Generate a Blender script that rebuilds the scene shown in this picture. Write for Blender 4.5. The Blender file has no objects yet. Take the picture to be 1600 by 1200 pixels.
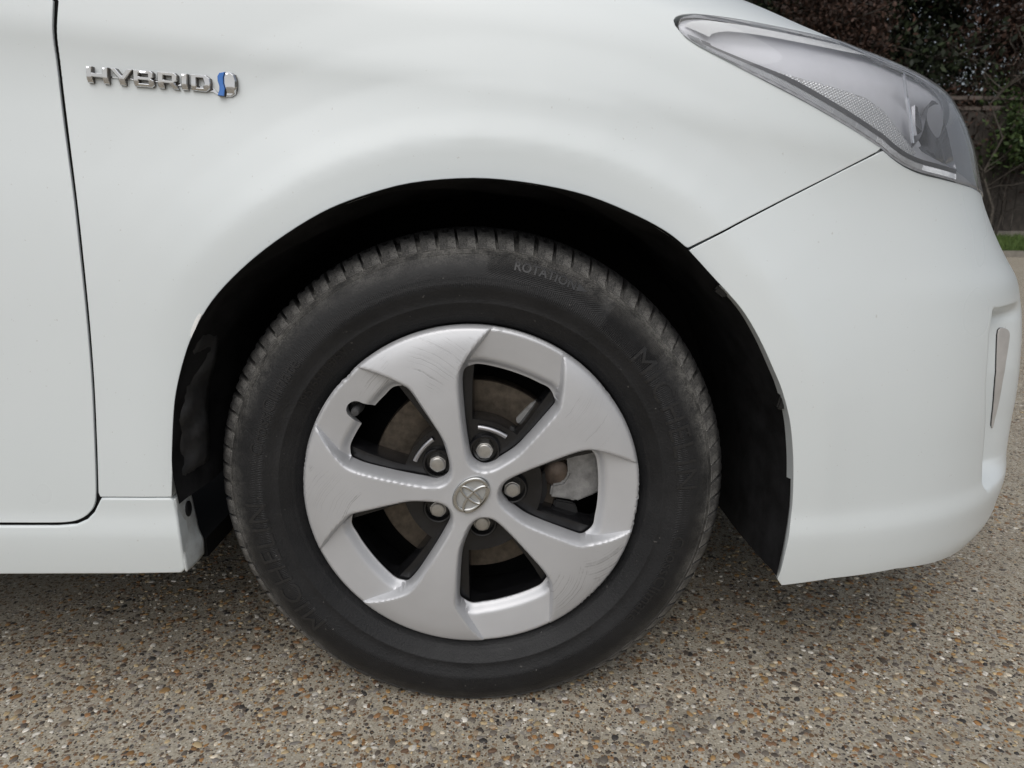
import bpy, bmesh, math, random
import numpy as np
from mathutils import Vector, Matrix
from mathutils.geometry import delaunay_2d_cdt

random.seed(7); rng = np.random.default_rng(11)
scene = bpy.context.scene
COL = scene.collection

# ------------------------------------------------------------------ camera
FPX = 1109.0
CAM = np.array([0.049, -0.798, 0.633])
PITCH = math.radians(13.95)
cam_data = bpy.data.cameras.new('camera')
cam_data.sensor_width = 36.0
cam_data.lens = FPX / 1600.0 * 36.0
cam_data.clip_start = 0.02
cam_data.clip_end = 500
cam = bpy.data.objects.new('camera', cam_data)
COL.objects.link(cam)
cam.location = CAM
cam.rotation_euler = (math.pi / 2 - PITCH, 0, 0)
scene.camera = cam
cam_data.dof.use_dof = True
cam_data.dof.focus_distance = 0.86
cam_data.dof.aperture_fstop = 11.0

# ------------------------------------------------------------------ world, sun, exposure
SUN_EL, SUN_AZ = math.radians(50), math.radians(195)     # overcast: soft light from high behind the camera
world = bpy.data.worlds.new('World'); scene.world = world
world.use_nodes = True
wn = world.node_tree.nodes; wl = world.node_tree.links
wn.clear()
w_out = wn.new('ShaderNodeOutputWorld'); w_bg = wn.new('ShaderNodeBackground')
w_sky = wn.new('ShaderNodeTexSky'); w_sky.sky_type = 'NISHITA'; w_sky.sun_disc = False
w_sky.sun_elevation = SUN_EL; w_sky.sun_rotation = SUN_AZ
w_sky.dust_density = 4.0; w_sky.air_density = 1.0; w_sky.ozone_density = 1.0
w_hs = wn.new('ShaderNodeHueSaturation'); w_hs.inputs['Saturation'].default_value = 0.45
wl.new(w_sky.outputs[0], w_hs.inputs['Color']); wl.new(w_hs.outputs[0], w_bg.inputs['Color'])
w_bg.inputs['Strength'].default_value = 0.075
wl.new(w_bg.outputs[0], w_out.inputs['Surface'])
sun_d = bpy.data.lights.new('sun', 'SUN'); sun_d.energy = 1.5; sun_d.angle = math.radians(75)
sun_d.color = (1.0, 1.0, 0.995)
sun = bpy.data.objects.new('sun', sun_d); COL.objects.link(sun)
sdir = Vector((math.cos(SUN_EL) * math.sin(SUN_AZ), math.cos(SUN_EL) * math.cos(SUN_AZ), math.sin(SUN_EL)))
sun.rotation_euler = sdir.to_track_quat('Z', 'Y').to_euler()
sun.location = (0, -3, 6)
vs = scene.view_settings
vs.view_transform = 'Standard'; vs.look = 'None'; vs.gamma = 1.0; vs.exposure = 0.10
try: vs.use_curve_mapping = False
except Exception: pass

# ------------------------------------------------------------------ projection helpers (photo pixels 1600x1200 to rays)
FW = np.array([0, math.cos(PITCH), -math.sin(PITCH)]); UP = np.array([0, math.sin(PITCH), math.cos(PITCH)])
def project(P):
    P = np.asarray(P, float) - CAM
    d = P @ FW
    return np.stack([800 + FPX * P[..., 0] / d, 600 - FPX * (P @ UP) / d], -1)
def ray(px):
    px = np.atleast_2d(np.asarray(px, float))
    r = FW[None] + ((px[:, 0] - 800) / FPX)[:, None] * np.array([1, 0, 0])[None] + ((600 - px[:, 1]) / FPX)[:, None] * UP[None]
    return r
def at_y(px, y):
    r = ray(px); t = (y - CAM[1]) / r[:, 1]
    return CAM + r * t[:, None]
def at_z(px, z=0.0):
    r = ray(px); t = (z - CAM[2]) / r[:, 2]
    return CAM + r * t[:, None]

# ------------------------------------------------------------------ generic mesh helpers
def tagset(o, label=None, cat=None, group=None, kind=None):
    if label: o['label'] = label
    if cat: o['category'] = cat
    if group: o['group'] = group
    if kind: o['kind'] = kind
    return o
def mesh_obj(name, verts, faces, mat, parent=None, normals=None, smooth=True, sharp=None):
    me = bpy.data.meshes.new(name)
    me.from_pydata([tuple(map(float, v)) for v in verts], [], [tuple(map(int, f)) for f in faces])
    me.update()
    if smooth:
        me.polygons.foreach_set('use_smooth', [True] * len(me.polygons))
    if normals is not None:
        me.normals_split_custom_set_from_vertices([tuple(map(float, n)) for n in normals])
    elif sharp is not None:
        me.set_sharp_from_angle(angle=math.radians(sharp))
    if mat: me.materials.append(mat)
    o = bpy.data.objects.new(name, me); COL.objects.link(o)
    if parent: o.parent = parent
    return o
def empty(name, loc=(0, 0, 0)):
    o = bpy.data.objects.new(name, None); COL.objects.link(o); o.location = loc
    o.empty_display_size = 0.1
    return o
def hermite(xs, ys):
    xs = np.array(xs, float); ys = np.array(ys, float)
    m = np.gradient(ys, xs)
    def f(x):
        x = np.clip(np.asarray(x, float), xs[0], xs[-1])
        i = np.clip(np.searchsorted(xs, x) - 1, 0, len(xs) - 2)
        h = xs[i + 1] - xs[i]; t = (x - xs[i]) / h
        return ((2*t**3 - 3*t**2 + 1) * ys[i] + (t**3 - 2*t**2 + t) * h * m[i]
                + (-2*t**3 + 3*t**2) * ys[i + 1] + (t**3 - t**2) * h * m[i + 1])
    return f
def sstep(a, b, x):
    t = np.clip((np.asarray(x, float) - a) / (b - a), 0, 1); return t * t * (3 - 2 * t)
def dist_poly(P, poly, closed=True):
    """unsigned distance of points P (N,2) to polyline"""
    P = np.asarray(P, float); Q = np.asarray(poly, float)
    A = Q if closed else Q[:-1]; B = np.roll(Q, -1, 0) if closed else Q[1:]
    best = np.full(len(P), 1e9)
    px, py = P[:, 0].copy(), P[:, 1].copy()
    for a, b in zip(A, B):
        ux, uy = b[0] - a[0], b[1] - a[1]; L = ux * ux + uy * uy + 1e-18
        dx = px - a[0]; dy = py - a[1]
        t = np.clip((dx * ux + dy * uy) / L, 0, 1)
        dx -= t * ux; dy -= t * uy
        np.minimum(best, dx * dx + dy * dy, out=best)
    return np.sqrt(best)
def inside(P, poly):
    P = np.asarray(P, float); Q = np.asarray(poly, float)
    c = np.zeros(len(P), bool)
    x, y = P[:, 0], P[:, 1]
    j = len(Q) - 1
    for i in range(len(Q)):
        xi, yi = Q[i]; xj, yj = Q[j]
        if yi != yj:
            c ^= ((yi > y) != (yj > y)) & (x < (xj - xi) * (y - yi) / (yj - yi) + xi)
        j = i
    return c
def densify(poly, h, closed=True):
    Q = [np.asarray(p, float) for p in poly]; out = []
    n = len(Q)
    for i in range(n if closed else n - 1):
        a, b = Q[i], Q[(i + 1) % n]
        k = max(1, int(math.ceil(np.linalg.norm(b - a) / h)))
        for j in range(k): out.append(a + (b - a) * j / k)
    if not closed: out.append(Q[-1])
    return np.array(out)
def smooth_line(pts, h, closed=False, per=8):
    """Catmull-Rom through the points, resampled"""
    Q = np.asarray(pts, float); n = len(Q); out = []
    for i in range(n if closed else n - 1):
        if closed: p0, p1, p2, p3 = Q[(i-1) % n], Q[i], Q[(i+1) % n], Q[(i+2) % n]
        else: p0, p1, p2, p3 = Q[max(i-1, 0)], Q[i], Q[i+1], Q[min(i+2, n-1)]
        # centripetal-like damping: limit tangents to the segment length
        L = np.linalg.norm(p2 - p1) + 1e-12
        m1 = (p2 - p0) / 2; m2 = (p3 - p1) / 2
        l1, l2 = np.linalg.norm(m1) + 1e-12, np.linalg.norm(m2) + 1e-12
        m1 *= min(1, L / l1); m2 *= min(1, L / l2)
        for j in range(per):
            t = j / per
            out.append((2*t**3-3*t**2+1)*p1 + (t**3-2*t**2+t)*m1 + (-2*t**3+3*t**2)*p2 + (t**3-t**2)*m2)
    if not closed: out.append(Q[-1])
    out = np.array(out)
    return densify(out, h, closed) if h else out
def cdt(outer, holes, h, extra=None, lines=(), keep=0.45):
    """triangulate outer polygon with holes; returns verts2d, tris, loops (index lists)"""
    loops = [np.asarray(outer, float)] + [np.asarray(x, float) for x in holes]
    pts = []; edges = []; ranges = []
    for L in loops:
        s = len(pts); pts += list(L); n = len(L); ranges.append((s, n))
        edges += [(s + i, s + (i + 1) % n) for i in range(n)]
    for L in lines:
        s = len(pts); pts += list(np.asarray(L, float)); edges += [(s + i, s + i + 1) for i in range(len(L) - 1)]
    lo = loops[0].min(0); hi = loops[0].max(0)
    gx, gy = np.meshgrid(np.arange(lo[0], hi[0], h), np.arange(lo[1], hi[1], h * 0.87))
    gx = gx + (np.arange(gx.shape[0]) % 2)[:, None] * h / 2
    G = np.stack([gx.ravel(), gy.ravel()], 1)
    if extra is not None: G = np.concatenate([G, extra])
    ok = inside(G, loops[0])
    for L in loops[1:]: ok &= ~inside(G, L)
    G = G[ok]
    for L in loops: G = G[dist_poly(G, L) > keep * h]
    for L in lines: G = G[dist_poly(G, L, False) > min(keep * h, 0.0022)]
    pts += list(G)
    r = delaunay_2d_cdt([Vector((p[0], p[1])) for p in pts], edges, [], 0, 1e-9)
    V = np.array([[v.x, v.y] for v in r[0]]); F = np.array([list(f) for f in r[2]])
    c = V[F].mean(1)
    ok = inside(c, loops[0])
    for L in loops[1:]: ok &= ~inside(c, L)
    F = F[ok]
    m = {}
    for oi, lst in enumerate(r[3]):
        for i in lst: m[i] = oi
    LP = [[m[s + i] for i in range(n)] for s, n in ranges]
    # counter-clockwise
    a = V[F[:, 0]]; b = V[F[:, 1]]; cc = V[F[:, 2]]
    flip = ((b - a)[:, 0] * (cc - a)[:, 1] - (b - a)[:, 1] * (cc - a)[:, 0]) < 0
    F[flip] = F[flip][:, ::-1]
    return V, F, LP
def area2(poly):
    P = np.asarray(poly); x, y = P[:, 0], P[:, 1]
    return 0.5 * np.sum(x * np.roll(y, -1) - y * np.roll(x, -1))

# ------------------------------------------------------------------ materials
def new_mat(name):
    m = bpy.data.materials.new(name); m.use_nodes = True
    nt = m.node_tree; b = nt.nodes['Principled BSDF']
    return m, nt, b
def N(nt, t, **kw):
    n = nt.nodes.new(t)
    for k, v in kw.items():
        if k in n.inputs: n.inputs[k].default_value = v
        else: setattr(n, k, v)
    return n
def noise(nt, scale, detail=4, rough=0.6, coord='Object', vec=None):
    n = N(nt, 'ShaderNodeTexNoise', Scale=scale, Detail=detail, Roughness=rough)
    if vec is None:
        tc = nt.nodes.get('TC') or nt.nodes.new('ShaderNodeTexCoord'); tc.name = 'TC'
        vec = tc.outputs[coord]
    nt.links.new(vec, n.inputs['Vector'])
    return n
def ramp(nt, src, stops):
    r = nt.nodes.new('ShaderNodeValToRGB')
    el = r.color_ramp.elements
    while len(el) < len(stops): el.new(0.5)
    for e, (p, c) in zip(el, stops):
        e.position = p; e.color = (c, c, c, 1) if isinstance(c, (int, float)) else (*c, 1)
    nt.links.new(src, r.inputs[0]); return r
def mix(nt, fac, a, b):
    m = nt.nodes.new('ShaderNodeMix'); m.data_type = 'RGBA'
    for sock, v in ((0, fac), (6, a), (7, b)):
        if hasattr(v, 'is_output') or isinstance(v, bpy.types.NodeSocket): nt.links.new(v, m.inputs[sock])
        else: m.inputs[sock].default_value = v if sock == 0 else ((*v, 1) if len(v) == 3 else v)
    return m.outputs[2]
def math_n(nt, op, a, b=None, c=None):
    m = nt.nodes.new('ShaderNodeMath'); m.operation = op
    for i, v in enumerate((a, b, c)):
        if v is None: continue
        if isinstance(v, bpy.types.NodeSocket): nt.links.new(v, m.inputs[i])
        else: m.inputs[i].default_value = v
    return m.outputs[0]
def bump(nt, b, height, strength=0.3, dist=0.001):
    n = nt.nodes.new('ShaderNodeBump'); n.inputs['Strength'].default_value = strength; n.inputs['Distance'].default_value = dist
    nt.links.new(height, n.inputs['Height']); nt.links.new(n.outputs[0], b.inputs['Normal']); return n
def simple(name, col, rough=0.5, metal=0.0, var=0.0, vscale=40, bumps=0.0, bscale=300, coat=0.0, spec=0.5):
    m, nt, b = new_mat(name)
    b.inputs['Base Color'].default_value = (*col, 1)
    b.inputs['Roughness'].default_value = rough; b.inputs['Metallic'].default_value = metal
    b.inputs['Specular IOR Level'].default_value = spec
    if coat: b.inputs['Coat Weight'].default_value = coat; b.inputs['Coat Roughness'].default_value = 0.05
    if var:
        n = noise(nt, vscale)
        lo = tuple(c * (1 - var) for c in col); hi = tuple(min(1, c * (1 + var)) for c in col)
        r = ramp(nt, n.outputs[0], [(0.3, lo), (0.7, hi)])
        nt.links.new(r.outputs[0], b.inputs['Base Color'])
    if bumps: bump(nt, b, noise(nt, bscale, 3).outputs[0], bumps)
    return m

def paint_mat(name, dirty=False):
    m, nt, b = new_mat(name)
    n1 = noise(nt, 2.2, 3); n2 = noise(nt, 90, 5, 0.7)
    c = mix(nt, ramp(nt, n1.outputs[0], [(0.35, 0.0), (0.7, 1.0)]).outputs[0], (0.655, 0.70, 0.71), (0.685, 0.725, 0.735))
    # light road film and specks of dirt
    sp = ramp(nt, noise(nt, 260, 2, 0.5).outputs[0], [(0.735, 0.0), (0.765, 1.0)])
    c = mix(nt, math_n(nt, 'MULTIPLY', sp.outputs[0], 0.35), c, (0.33, 0.31, 0.28))
    if dirty:
        d = ramp(nt, noise(nt, 34, 6, 0.7).outputs[0], [(0.38, 0.1), (0.68, 1.0)])
        c = mix(nt, math_n(nt, 'MULTIPLY', d.outputs[0], 0.6), c, (0.24, 0.225, 0.20))
    nt.links.new(c, b.inputs['Base Color'])
    b.inputs['Roughness'].default_value = 0.45
    b.inputs['Coat Weight'].default_value = 0.8
    r = ramp(nt, n1.outputs[0], [(0.3, 0.27), (0.75, 0.30 if not dirty else 0.5)])
    nt.links.new(r.outputs[0], b.inputs['Coat Roughness'])
    return m
M = {}
M['paint'] = paint_mat('white_paint')
M['paint_dirty'] = paint_mat('white_paint_dirty', True)
M['black_plastic'] = simple('black_plastic', (0.012, 0.012, 0.013), 0.55, var=0.4, vscale=30, bumps=0.15, bscale=400)
M['liner'] = simple('liner_felt', (0.011, 0.011, 0.012), 0.85, var=0.7, vscale=22, bumps=0.3, bscale=250, spec=0.2)
M['dark'] = simple('dark_underbody', (0.006, 0.006, 0.006), 0.9, spec=0.1)
M['flap'] = simple('flap_rubber', (0.026, 0.026, 0.027), 0.6, var=0.7, vscale=26, bumps=0.4, bscale=60)
M['alloy_black'] = simple('black_gloss_alloy', (0.010, 0.010, 0.011), 0.22, var=0.4, vscale=60, bumps=0.05, bscale=300)
M['steel_edge'] = simple('machined_edge', (0.42, 0.42, 0.44), 0.35, 0.9)
M['nut'] = simple('chromed_nut', (0.47, 0.46, 0.44), 0.36, 0.9, var=0.15, vscale=150)
M['disc'] = simple('brake_disc_iron', (0.105, 0.088, 0.070), 0.5, 0.75, var=0.35, vscale=90, bumps=0.2, bscale=500)
M['caliper'] = simple('caliper_aluminium', (0.30, 0.30, 0.30), 0.5, 0.55, var=0.3, vscale=70, bumps=0.4, bscale=350)
M['caliper_rust'] = simple('caliper_steel', (0.13, 0.10, 0.08), 0.5, 0.5, var=0.4, vscale=60, bumps=0.3)
M['chrome'] = simple('chrome', (0.76, 0.77, 0.79), 0.09, 1.0)
M['emblem_back'] = simple('emblem_silver', (0.50, 0.51, 0.51), 0.38, 0.7)
M['emblem_chrome'] = simple('emblem_chrome', (0.60, 0.60, 0.59), 0.17, 1.0)
M['wall_shade_dirt'] = simple('painted_shade_dirt', (0.16, 0.15, 0.14), 0.5, 0.5)  # letter walls: shade and dark ground reflection painted in, plus dirt
M['blue'] = simple('blue_enamel', (0.03, 0.17, 0.55), 0.2, coat=1.0)
M['valve'] = simple('valve_rubber', (0.05, 0.05, 0.052), 0.45)
M['clip'] = simple('clip_plastic', (0.012, 0.012, 0.012), 0.35)
M['foglamp'] = simple('fog_lamp_blank', (0.50, 0.485, 0.47), 0.4, 0.2, var=0.12, vscale=30)
M['housing'] = simple('lamp_housing', (0.82, 0.825, 0.87), 0.38, 0.15, var=0.06, vscale=12)
M['lamp_dark'] = simple('lamp_dark_trim', (0.10, 0.10, 0.11), 0.35, 0.3)
M['edge_highlight'] = simple('painted_edge_highlight', (0.86, 0.87, 0.88), 0.25)  # white colour standing in for the highlight on the lens edge
M['ribbed'] = simple('ribbed_reflector', (0.82, 0.83, 0.85), 0.22, 0.45)
M['bowl'] = simple('dark_chrome_bowl', (0.30, 0.30, 0.315), 0.13, 0.95)
M['reflector'] = simple('lamp_reflector', (0.80, 0.81, 0.83), 0.12, 0.95)
M['rubber_seal'] = simple('rubber_seal', (0.02, 0.02, 0.022), 0.5)

def lens_mat():
    m = bpy.data.materials.new('clear_polycarbonate'); m.use_nodes = True
    nt = m.node_tree; nt.nodes.clear()
    o = nt.nodes.new('ShaderNodeOutputMaterial'); t = nt.nodes.new('ShaderNodeBsdfTransparent'); g = nt.nodes.new('ShaderNodeBsdfGlossy')
    t.inputs[0].default_value = (0.955, 0.96, 0.965, 1); g.inputs['Roughness'].default_value = 0.02
    fr = nt.nodes.new('ShaderNodeFresnel'); fr.inputs[0].default_value = 1.58
    mx = nt.nodes.new('ShaderNodeMixShader')
    nt.links.new(fr.outputs[0], mx.inputs[0]); nt.links.new(t.outputs[0], mx.inputs[1]); nt.links.new(g.outputs[0], mx.inputs[2])
    # thin milky haze, varied by noise
    d = nt.nodes.new('ShaderNodeBsdfDiffuse'); d.inputs[0].default_value = (0.7, 0.71, 0.72, 1)
    mx2 = nt.nodes.new('ShaderNodeMixShader')
    n = noise(nt, 14, 4); r = ramp(nt, n.outputs[0], [(0.3, 0.05), (0.75, 0.12)])
    nt.links.new(r.outputs[0], mx2.inputs[0])
    nt.links.new(mx.outputs[0], mx2.inputs[1]); nt.links.new(d.outputs[0], mx2.inputs[2])
    nt.links.new(mx2.outputs[0], o.inputs[0])
    return m
M['lens'] = lens_mat()

# ================================================================== THE CAR BODY SURFACE
YC = 0.84          # centre line of the car (y)
NEXP = 2.6
BREF = 0.87
HZ = 0.300         # hub height above the datum; the ground lies GZ0 above it
GZ0 = 0.0130
f_y0 = hermite([0.05, 0.12, 0.16, 0.20, 0.24, 0.30, 0.42, 0.55, 0.70, 1.0],
               [0.041, 0.011, -0.005, -0.015, -0.021, -0.023, -0.023, -0.021, -0.018, -0.014])
f_a = hermite([0.05, 0.12, 0.16, 0.18, 0.20, 0.235, 0.268, 0.308, 0.343, 0.378, 0.433, 0.506, 0.541, 0.566, 0.614, 0.659, 0.707, 0.754, 0.789, 0.81, 0.827, 0.865, 0.9, 0.96],
              [0.3985, 0.4885, 0.5385, 0.568, 0.587, 0.5948, 0.6000, 0.5978, 0.5970, 0.5980, 0.5957, 0.5856, 0.5740, 0.5533, 0.5162, 0.4841, 0.4641, 0.4390, 0.4180, 0.4020, 0.4131, 0.4950, 0.515, 0.50])
XC = 0.30
f_xc = lambda z: XC - 0.26 * sstep(0.76, 0.92, z)
_zc = hermite([-1.6, -0.80, -0.462, -0.405, -0.212, 0.01, 0.181, 0.282, 0.386, 0.50, 0.9], [0.90, 0.848, 0.817, 0.811, 0.788, 0.762, 0.739, 0.721, 0.702, 0.682, 0.64])
# slope of the side (inset per height) relative to the shoulder line
_ms = np.array([-0.6, -0.30, -0.22, -0.14, -0.08, -0.04, -0.014, 0.010, 0.05, 0.09, 0.13, 0.17, 0.22])
_mv = np.array([0.0, 0.0, 0.03, 0.075, 0.05, -0.03, -0.11, 0.05, 0.09, 0.34, 1.0, 2.2, 3.2])
_s = np.linspace(-0.6, 0.22, 1200); _m = np.interp(_s, _ms, _mv); _I = np.concatenate([[0], np.cumsum((_m[1:] + _m[:-1]) / 2 * np.diff(_s))])
_I -= np.interp(0, _s, _I)
def shoulder(s): return np.interp(s, _s, _I)

ARCH_PX = [(272, 777), (268, 735), (268, 690), (272, 625), (283, 572), (300, 522), (330, 470), (375, 421), (430, 376), (500, 332), (560, 307),
           (640, 285), (740, 277), (830, 285), (920, 305), (1000, 338), (1045, 363), (1075, 388), (1122, 440), (1159, 481), (1187, 527),
           (1210, 577), (1223, 609), (1235, 655), (1240, 701), (1241, 747), (1239, 793), (1236, 820), (1230, 857), (1221, 893), (1217, 912)]
_arch = at_y(ARCH_PX, -0.046)[:, [0, 2]]
ARCH_POLY = np.concatenate([[[_arch[0, 0] + 0.005, 0.0]], _arch, [[_arch[-1, 0], 0.0]]])
_ew = np.array([0, 0.030, 0.041, 0.048, 0.065, 0.10, 0.14, 0.18, 9]); _ev = np.array([0.0140, 0.0160, 0.0160, 0.0148, 0.0112, 0.0055, 0.0018, 0, 0])
_ew2 = np.linspace(0, 0.2, 400); _ev2 = np.interp(_ew2, _ew, _ev); _ev2 = np.convolve(np.pad(_ev2, 7, 'edge'), np.ones(15) / 15, 'valid')
def flare(x, z):
    P = np.stack([x, z], 1)
    w = dist_poly(P, _arch, False); w[inside(P, ARCH_POLY)] *= 0
    e = np.interp(w, _ew2, _ev2, right=0)
    ang = np.degrees(np.arctan2(z - 0.33, x - 0.0))
    ang = np.where(ang < -90, ang + 360, ang)
    g = sstep(-25, 25, ang) * (1 - 0.85 * sstep(112, 160, ang))
    return e * g
POCKET = None
def surf(ph, z, feat=True, off=0.0):
    """body surface; ph plan angle, z height -> points; off = offset outward"""
    ph = np.atleast_1d(np.asarray(ph, float)); z = np.atleast_1d(np.asarray(z, float))
    y0 = f_y0(z); a = f_a(z); b = YC - y0
    s, c = np.sin(ph), np.cos(ph)
    r = ((np.abs(s) / a) ** NEXP + (np.abs(c) / b) ** NEXP) ** (-1 / NEXP)
    xc = f_xc(z); x = np.where(ph < 0, xc + BREF * ph, xc + r * s); y = np.where(ph < 0, y0, YC - r * c)
    # plan normal
    gx = np.where(ph < 0, 0, (np.abs(r * s) / a) ** (NEXP - 1) / a); gy = np.where(ph < 0, -1, -np.sign(c) * (np.abs(r * c) / b) ** (NEXP - 1) / b)
    L = np.hypot(gx, gy); gx = gx / L; gy = gy / L
    o = np.full(len(z), float(off))
    if feat:
        o = o - shoulder(z - _zc(np.minimum(x, 0.75)))
        o = o + flare(x, z)
        o = o + 0.0035 * sstep(0.290, 0.255, z)
        if POCKET is not None:
            o = o - POCKET(ph, z)
    return np.stack([x + gx * o, y + gy * o, z], 1)
def snormal(ph, z, **kw):
    e = 4e-4
    du = surf(ph + e, z, **kw) - surf(ph - e, z, **kw); dv = surf(ph, z + e, **kw) - surf(ph, z - e, **kw)
    n = np.cross(du, dv); n /= np.linalg.norm(n, axis=1)[:, None] + 1e-15
    return n
_gph, _gz = np.meshgrid(np.linspace(-1.05, 1.15, 330), np.linspace(0.06, 0.98, 240))
_gph = _gph.ravel(); _gz = _gz.ravel(); _gP = surf(_gph, _gz); _gpx = project(_gP)
_gn = snormal(_gph, _gz); _gf = ((CAM - _gP) * _gn).sum(1) > 0
_gsub = np.where(_gf)[0][::3]
def inv(pxs):
    """photo pixels -> (ph, z) on the visible body surface"""
    p = np.atleast_2d(np.asarray(pxs, float)); n = len(p)
    i0 = np.concatenate([np.argmin(((_gpx[_gsub][None] - c[:, None]) ** 2).sum(2), 1) for c in np.array_split(p, max(1, n // 200))])
    q = np.stack([_gph[_gsub[i0]], _gz[_gsub[i0]]], 1); e = 1e-4
    for it in range(9):
        A = project(surf(np.concatenate([q[:, 0], q[:, 0] + e, q[:, 0]]), np.concatenate([q[:, 1], q[:, 1], q[:, 1] + e])))
        B, U, W = A[:n], A[n:2 * n], A[2 * n:]
        r = p - B; J = np.stack([(U - B) / e, (W - B) / e], 2)
        det = np.linalg.det(J); ok = np.abs(det) > 1e4
        J[~ok] = np.eye(2) * 1e9
        st = np.linalg.solve(J, r[:, :, None])[:, :, 0]
        q = q + np.clip(st, -0.03, 0.03)
        if np.abs(r[ok]).max() < 0.03: break
    return q

def panel(name, poly, mat, parent, h=0.007, r=0.0009, depth=0.012, off=0.0, holes=(), extra=None, kind=None, bh=0.004, lines=()):
    """a sheet-metal panel cut out of the body surface along poly (ph, z), with a rounded, turned-in edge"""
    poly = np.array(poly, float) * [BREF, 1]
    if area2(poly) < 0: poly = poly[::-1]
    poly = densify(poly, bh)
    hl = []
    for q in holes:
        q = densify(np.array(q, float) * [BREF, 1], bh)
        if area2(q) > 0: q = q[::-1]
        hl.append(q)
    V, F, LP = cdt(poly, hl, h, extra, [np.array(L, float) * [BREF, 1] for L in lines])
    ph, z = V[:, 0] / BREF, V[:, 1]
    P = surf(ph, z, off=off); Nn = snormal(ph, z)
    verts = list(P); norms = list(Nn); faces = [tuple(f) for f in F]
    for lp in LP:
        p = P[lp]; n = Nn[lp]
        t = np.roll(p, -1, 0) - np.roll(p, 1, 0); t /= np.linalg.norm(t, axis=1)[:, None] + 1e-12
        o = np.cross(t, n); o /= np.linalg.norm(o, axis=1)[:, None] + 1e-12
        prev = list(lp); k = len(lp)
        for al in (35, 65, 90, None):
            base = len(verts)
            if al is None:
                q = p + o * r - n * depth; nn = o
            else:
                a = math.radians(al); q = p + o * r * math.sin(a) - n * r * (1 - math.cos(a)); nn = n * math.cos(a) + o * math.sin(a)
            verts += list(q); norms += list(nn)
            for i in range(k):
                j = (i + 1) % k
                faces.append((prev[j], prev[i], base + i, base + j))
            prev = [base + i for i in range(k)]
    o = mesh_obj(name, verts, faces, mat, parent, norms)
    if kind: o['kind'] = kind
    return o

# ------------------------------------------------------------------ pocket in the bumper's front corner
def _pocket(ph, z):
    pe = np.interp(z, [0.27, 0.287, 0.32, 0.355, 0.424, 0.487, 0.516], [0.447, 0.429, 0.419, 0.412, 0.391, 0.389, 0.399])
    u = ph - pe
    w = sstep(0.268, 0.296, z) * (1 - sstep(0.496, 0.516, z))
    return 0.030 * sstep(0.0, 0.010, u) * (1 - sstep(0.045, 0.17, u)) * w
POCKET = _pocket
_gP = surf(_gph, _gz); _gpx = project(_gP); _gn = snormal(_gph, _gz); _gf = ((CAM - _gP) * _gn).sum(1) > 0
_gsub = np.where(_gf)[0][::3]

# ================================================================== GROUND (setting)
def ground_mat():
    m, nt, b = new_mat('exposed_aggregate')
    tc = nt.nodes.new('ShaderNodeTexCoord'); tc.name = 'TC'
    big = noise(nt, 1.3, 5, 0.65); med = noise(nt, 22, 5, 0.7); fine = noise(nt, 420, 4, 0.75)
    base = mix(nt, ramp(nt, med.outputs[0], [(0.3, 0.0), (0.7, 1.0)]).outputs[0], (0.42, 0.380, 0.300), (0.58, 0.530, 0.43))
    base = mix(nt, math_n(nt, 'MULTIPLY', ramp(nt, big.outputs[0], [(0.35, 0.0), (0.7, 1.0)]).outputs[0], 0.45), base, (0.31, 0.265, 0.20))
    base = mix(nt, ramp(nt, fine.outputs[0], [(0.38, 0.75), (0.62, 0.0)]).outputs[0], base, (0.19, 0.170, 0.135))
    hgt = fine.outputs[0]
    for sc, th, seed in ((150, 0.40, 0.0), (330, 0.42, 3.1)):
        mp = nt.nodes.new('ShaderNodeMapping'); mp.inputs['Location'].default_value = (seed, seed * 2, 0)
        ds = noise(nt, sc * 0.6, 2); va = nt.nodes.new('ShaderNodeVectorMath'); va.operation = 'MULTIPLY_ADD'
        nt.links.new(ds.outputs[1], va.inputs[0]); va.inputs[1].default_value = (0.9 / sc,) * 3
        nt.links.new(tc.outputs['Object'], va.inputs[2]); nt.links.new(va.outputs[0], mp.inputs['Vector'])
        v = N(nt, 'ShaderNodeTexVoronoi', Scale=sc); nt.links.new(mp.outputs[0], v.inputs['Vector'])
        sep = nt.nodes.new('ShaderNodeSeparateColor'); nt.links.new(v.outputs['Color'], sep.inputs[0])
        colr = ramp(nt, sep.outputs[0], [(0.0, (0.02, 0.02, 0.022)), (0.14, (0.05, 0.04, 0.035)), (0.30, (0.16, 0.10, 0.055)), (0.48, (0.25, 0.17, 0.10)),
                                         (0.62, (0.20, 0.185, 0.17)), (0.78, (0.36, 0.32, 0.26)), (0.92, (0.50, 0.46, 0.38)), (1.0, (0.62, 0.60, 0.55))])
        near = ramp(nt, v.outputs['Distance'], [(th, 1.0), (th + 0.10, 0.0)])
        pick = ramp(nt, sep.outputs[1], [(0.42, 0.0), (0.44, 1.0)])
        f = math_n(nt, 'MULTIPLY', near.outputs[0], pick.outputs[0])
        base = mix(nt, f, base, colr.outputs[0])
    st = ramp(nt, noise(nt, 5.5, 6, 0.7).outputs[0], [(0.60, 0.0), (0.70, 0.5)])
    base = mix(nt, st.outputs[0], base, (0.10, 0.088, 0.07))
    nt.links.new(base, b.inputs['Base Color'])
    b.inputs['Roughness'].default_value = 0.8; b.inputs['Specular IOR Level'].default_value = 0.35
    hh = math_n(nt, 'ADD', hgt, math_n(nt, 'MULTIPLY', noise(nt, 120, 4).outputs[0], 0.8))
    bump(nt, b, hh, 0.55, 0.0016)
    return m
M['ground'] = ground_mat()
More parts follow.
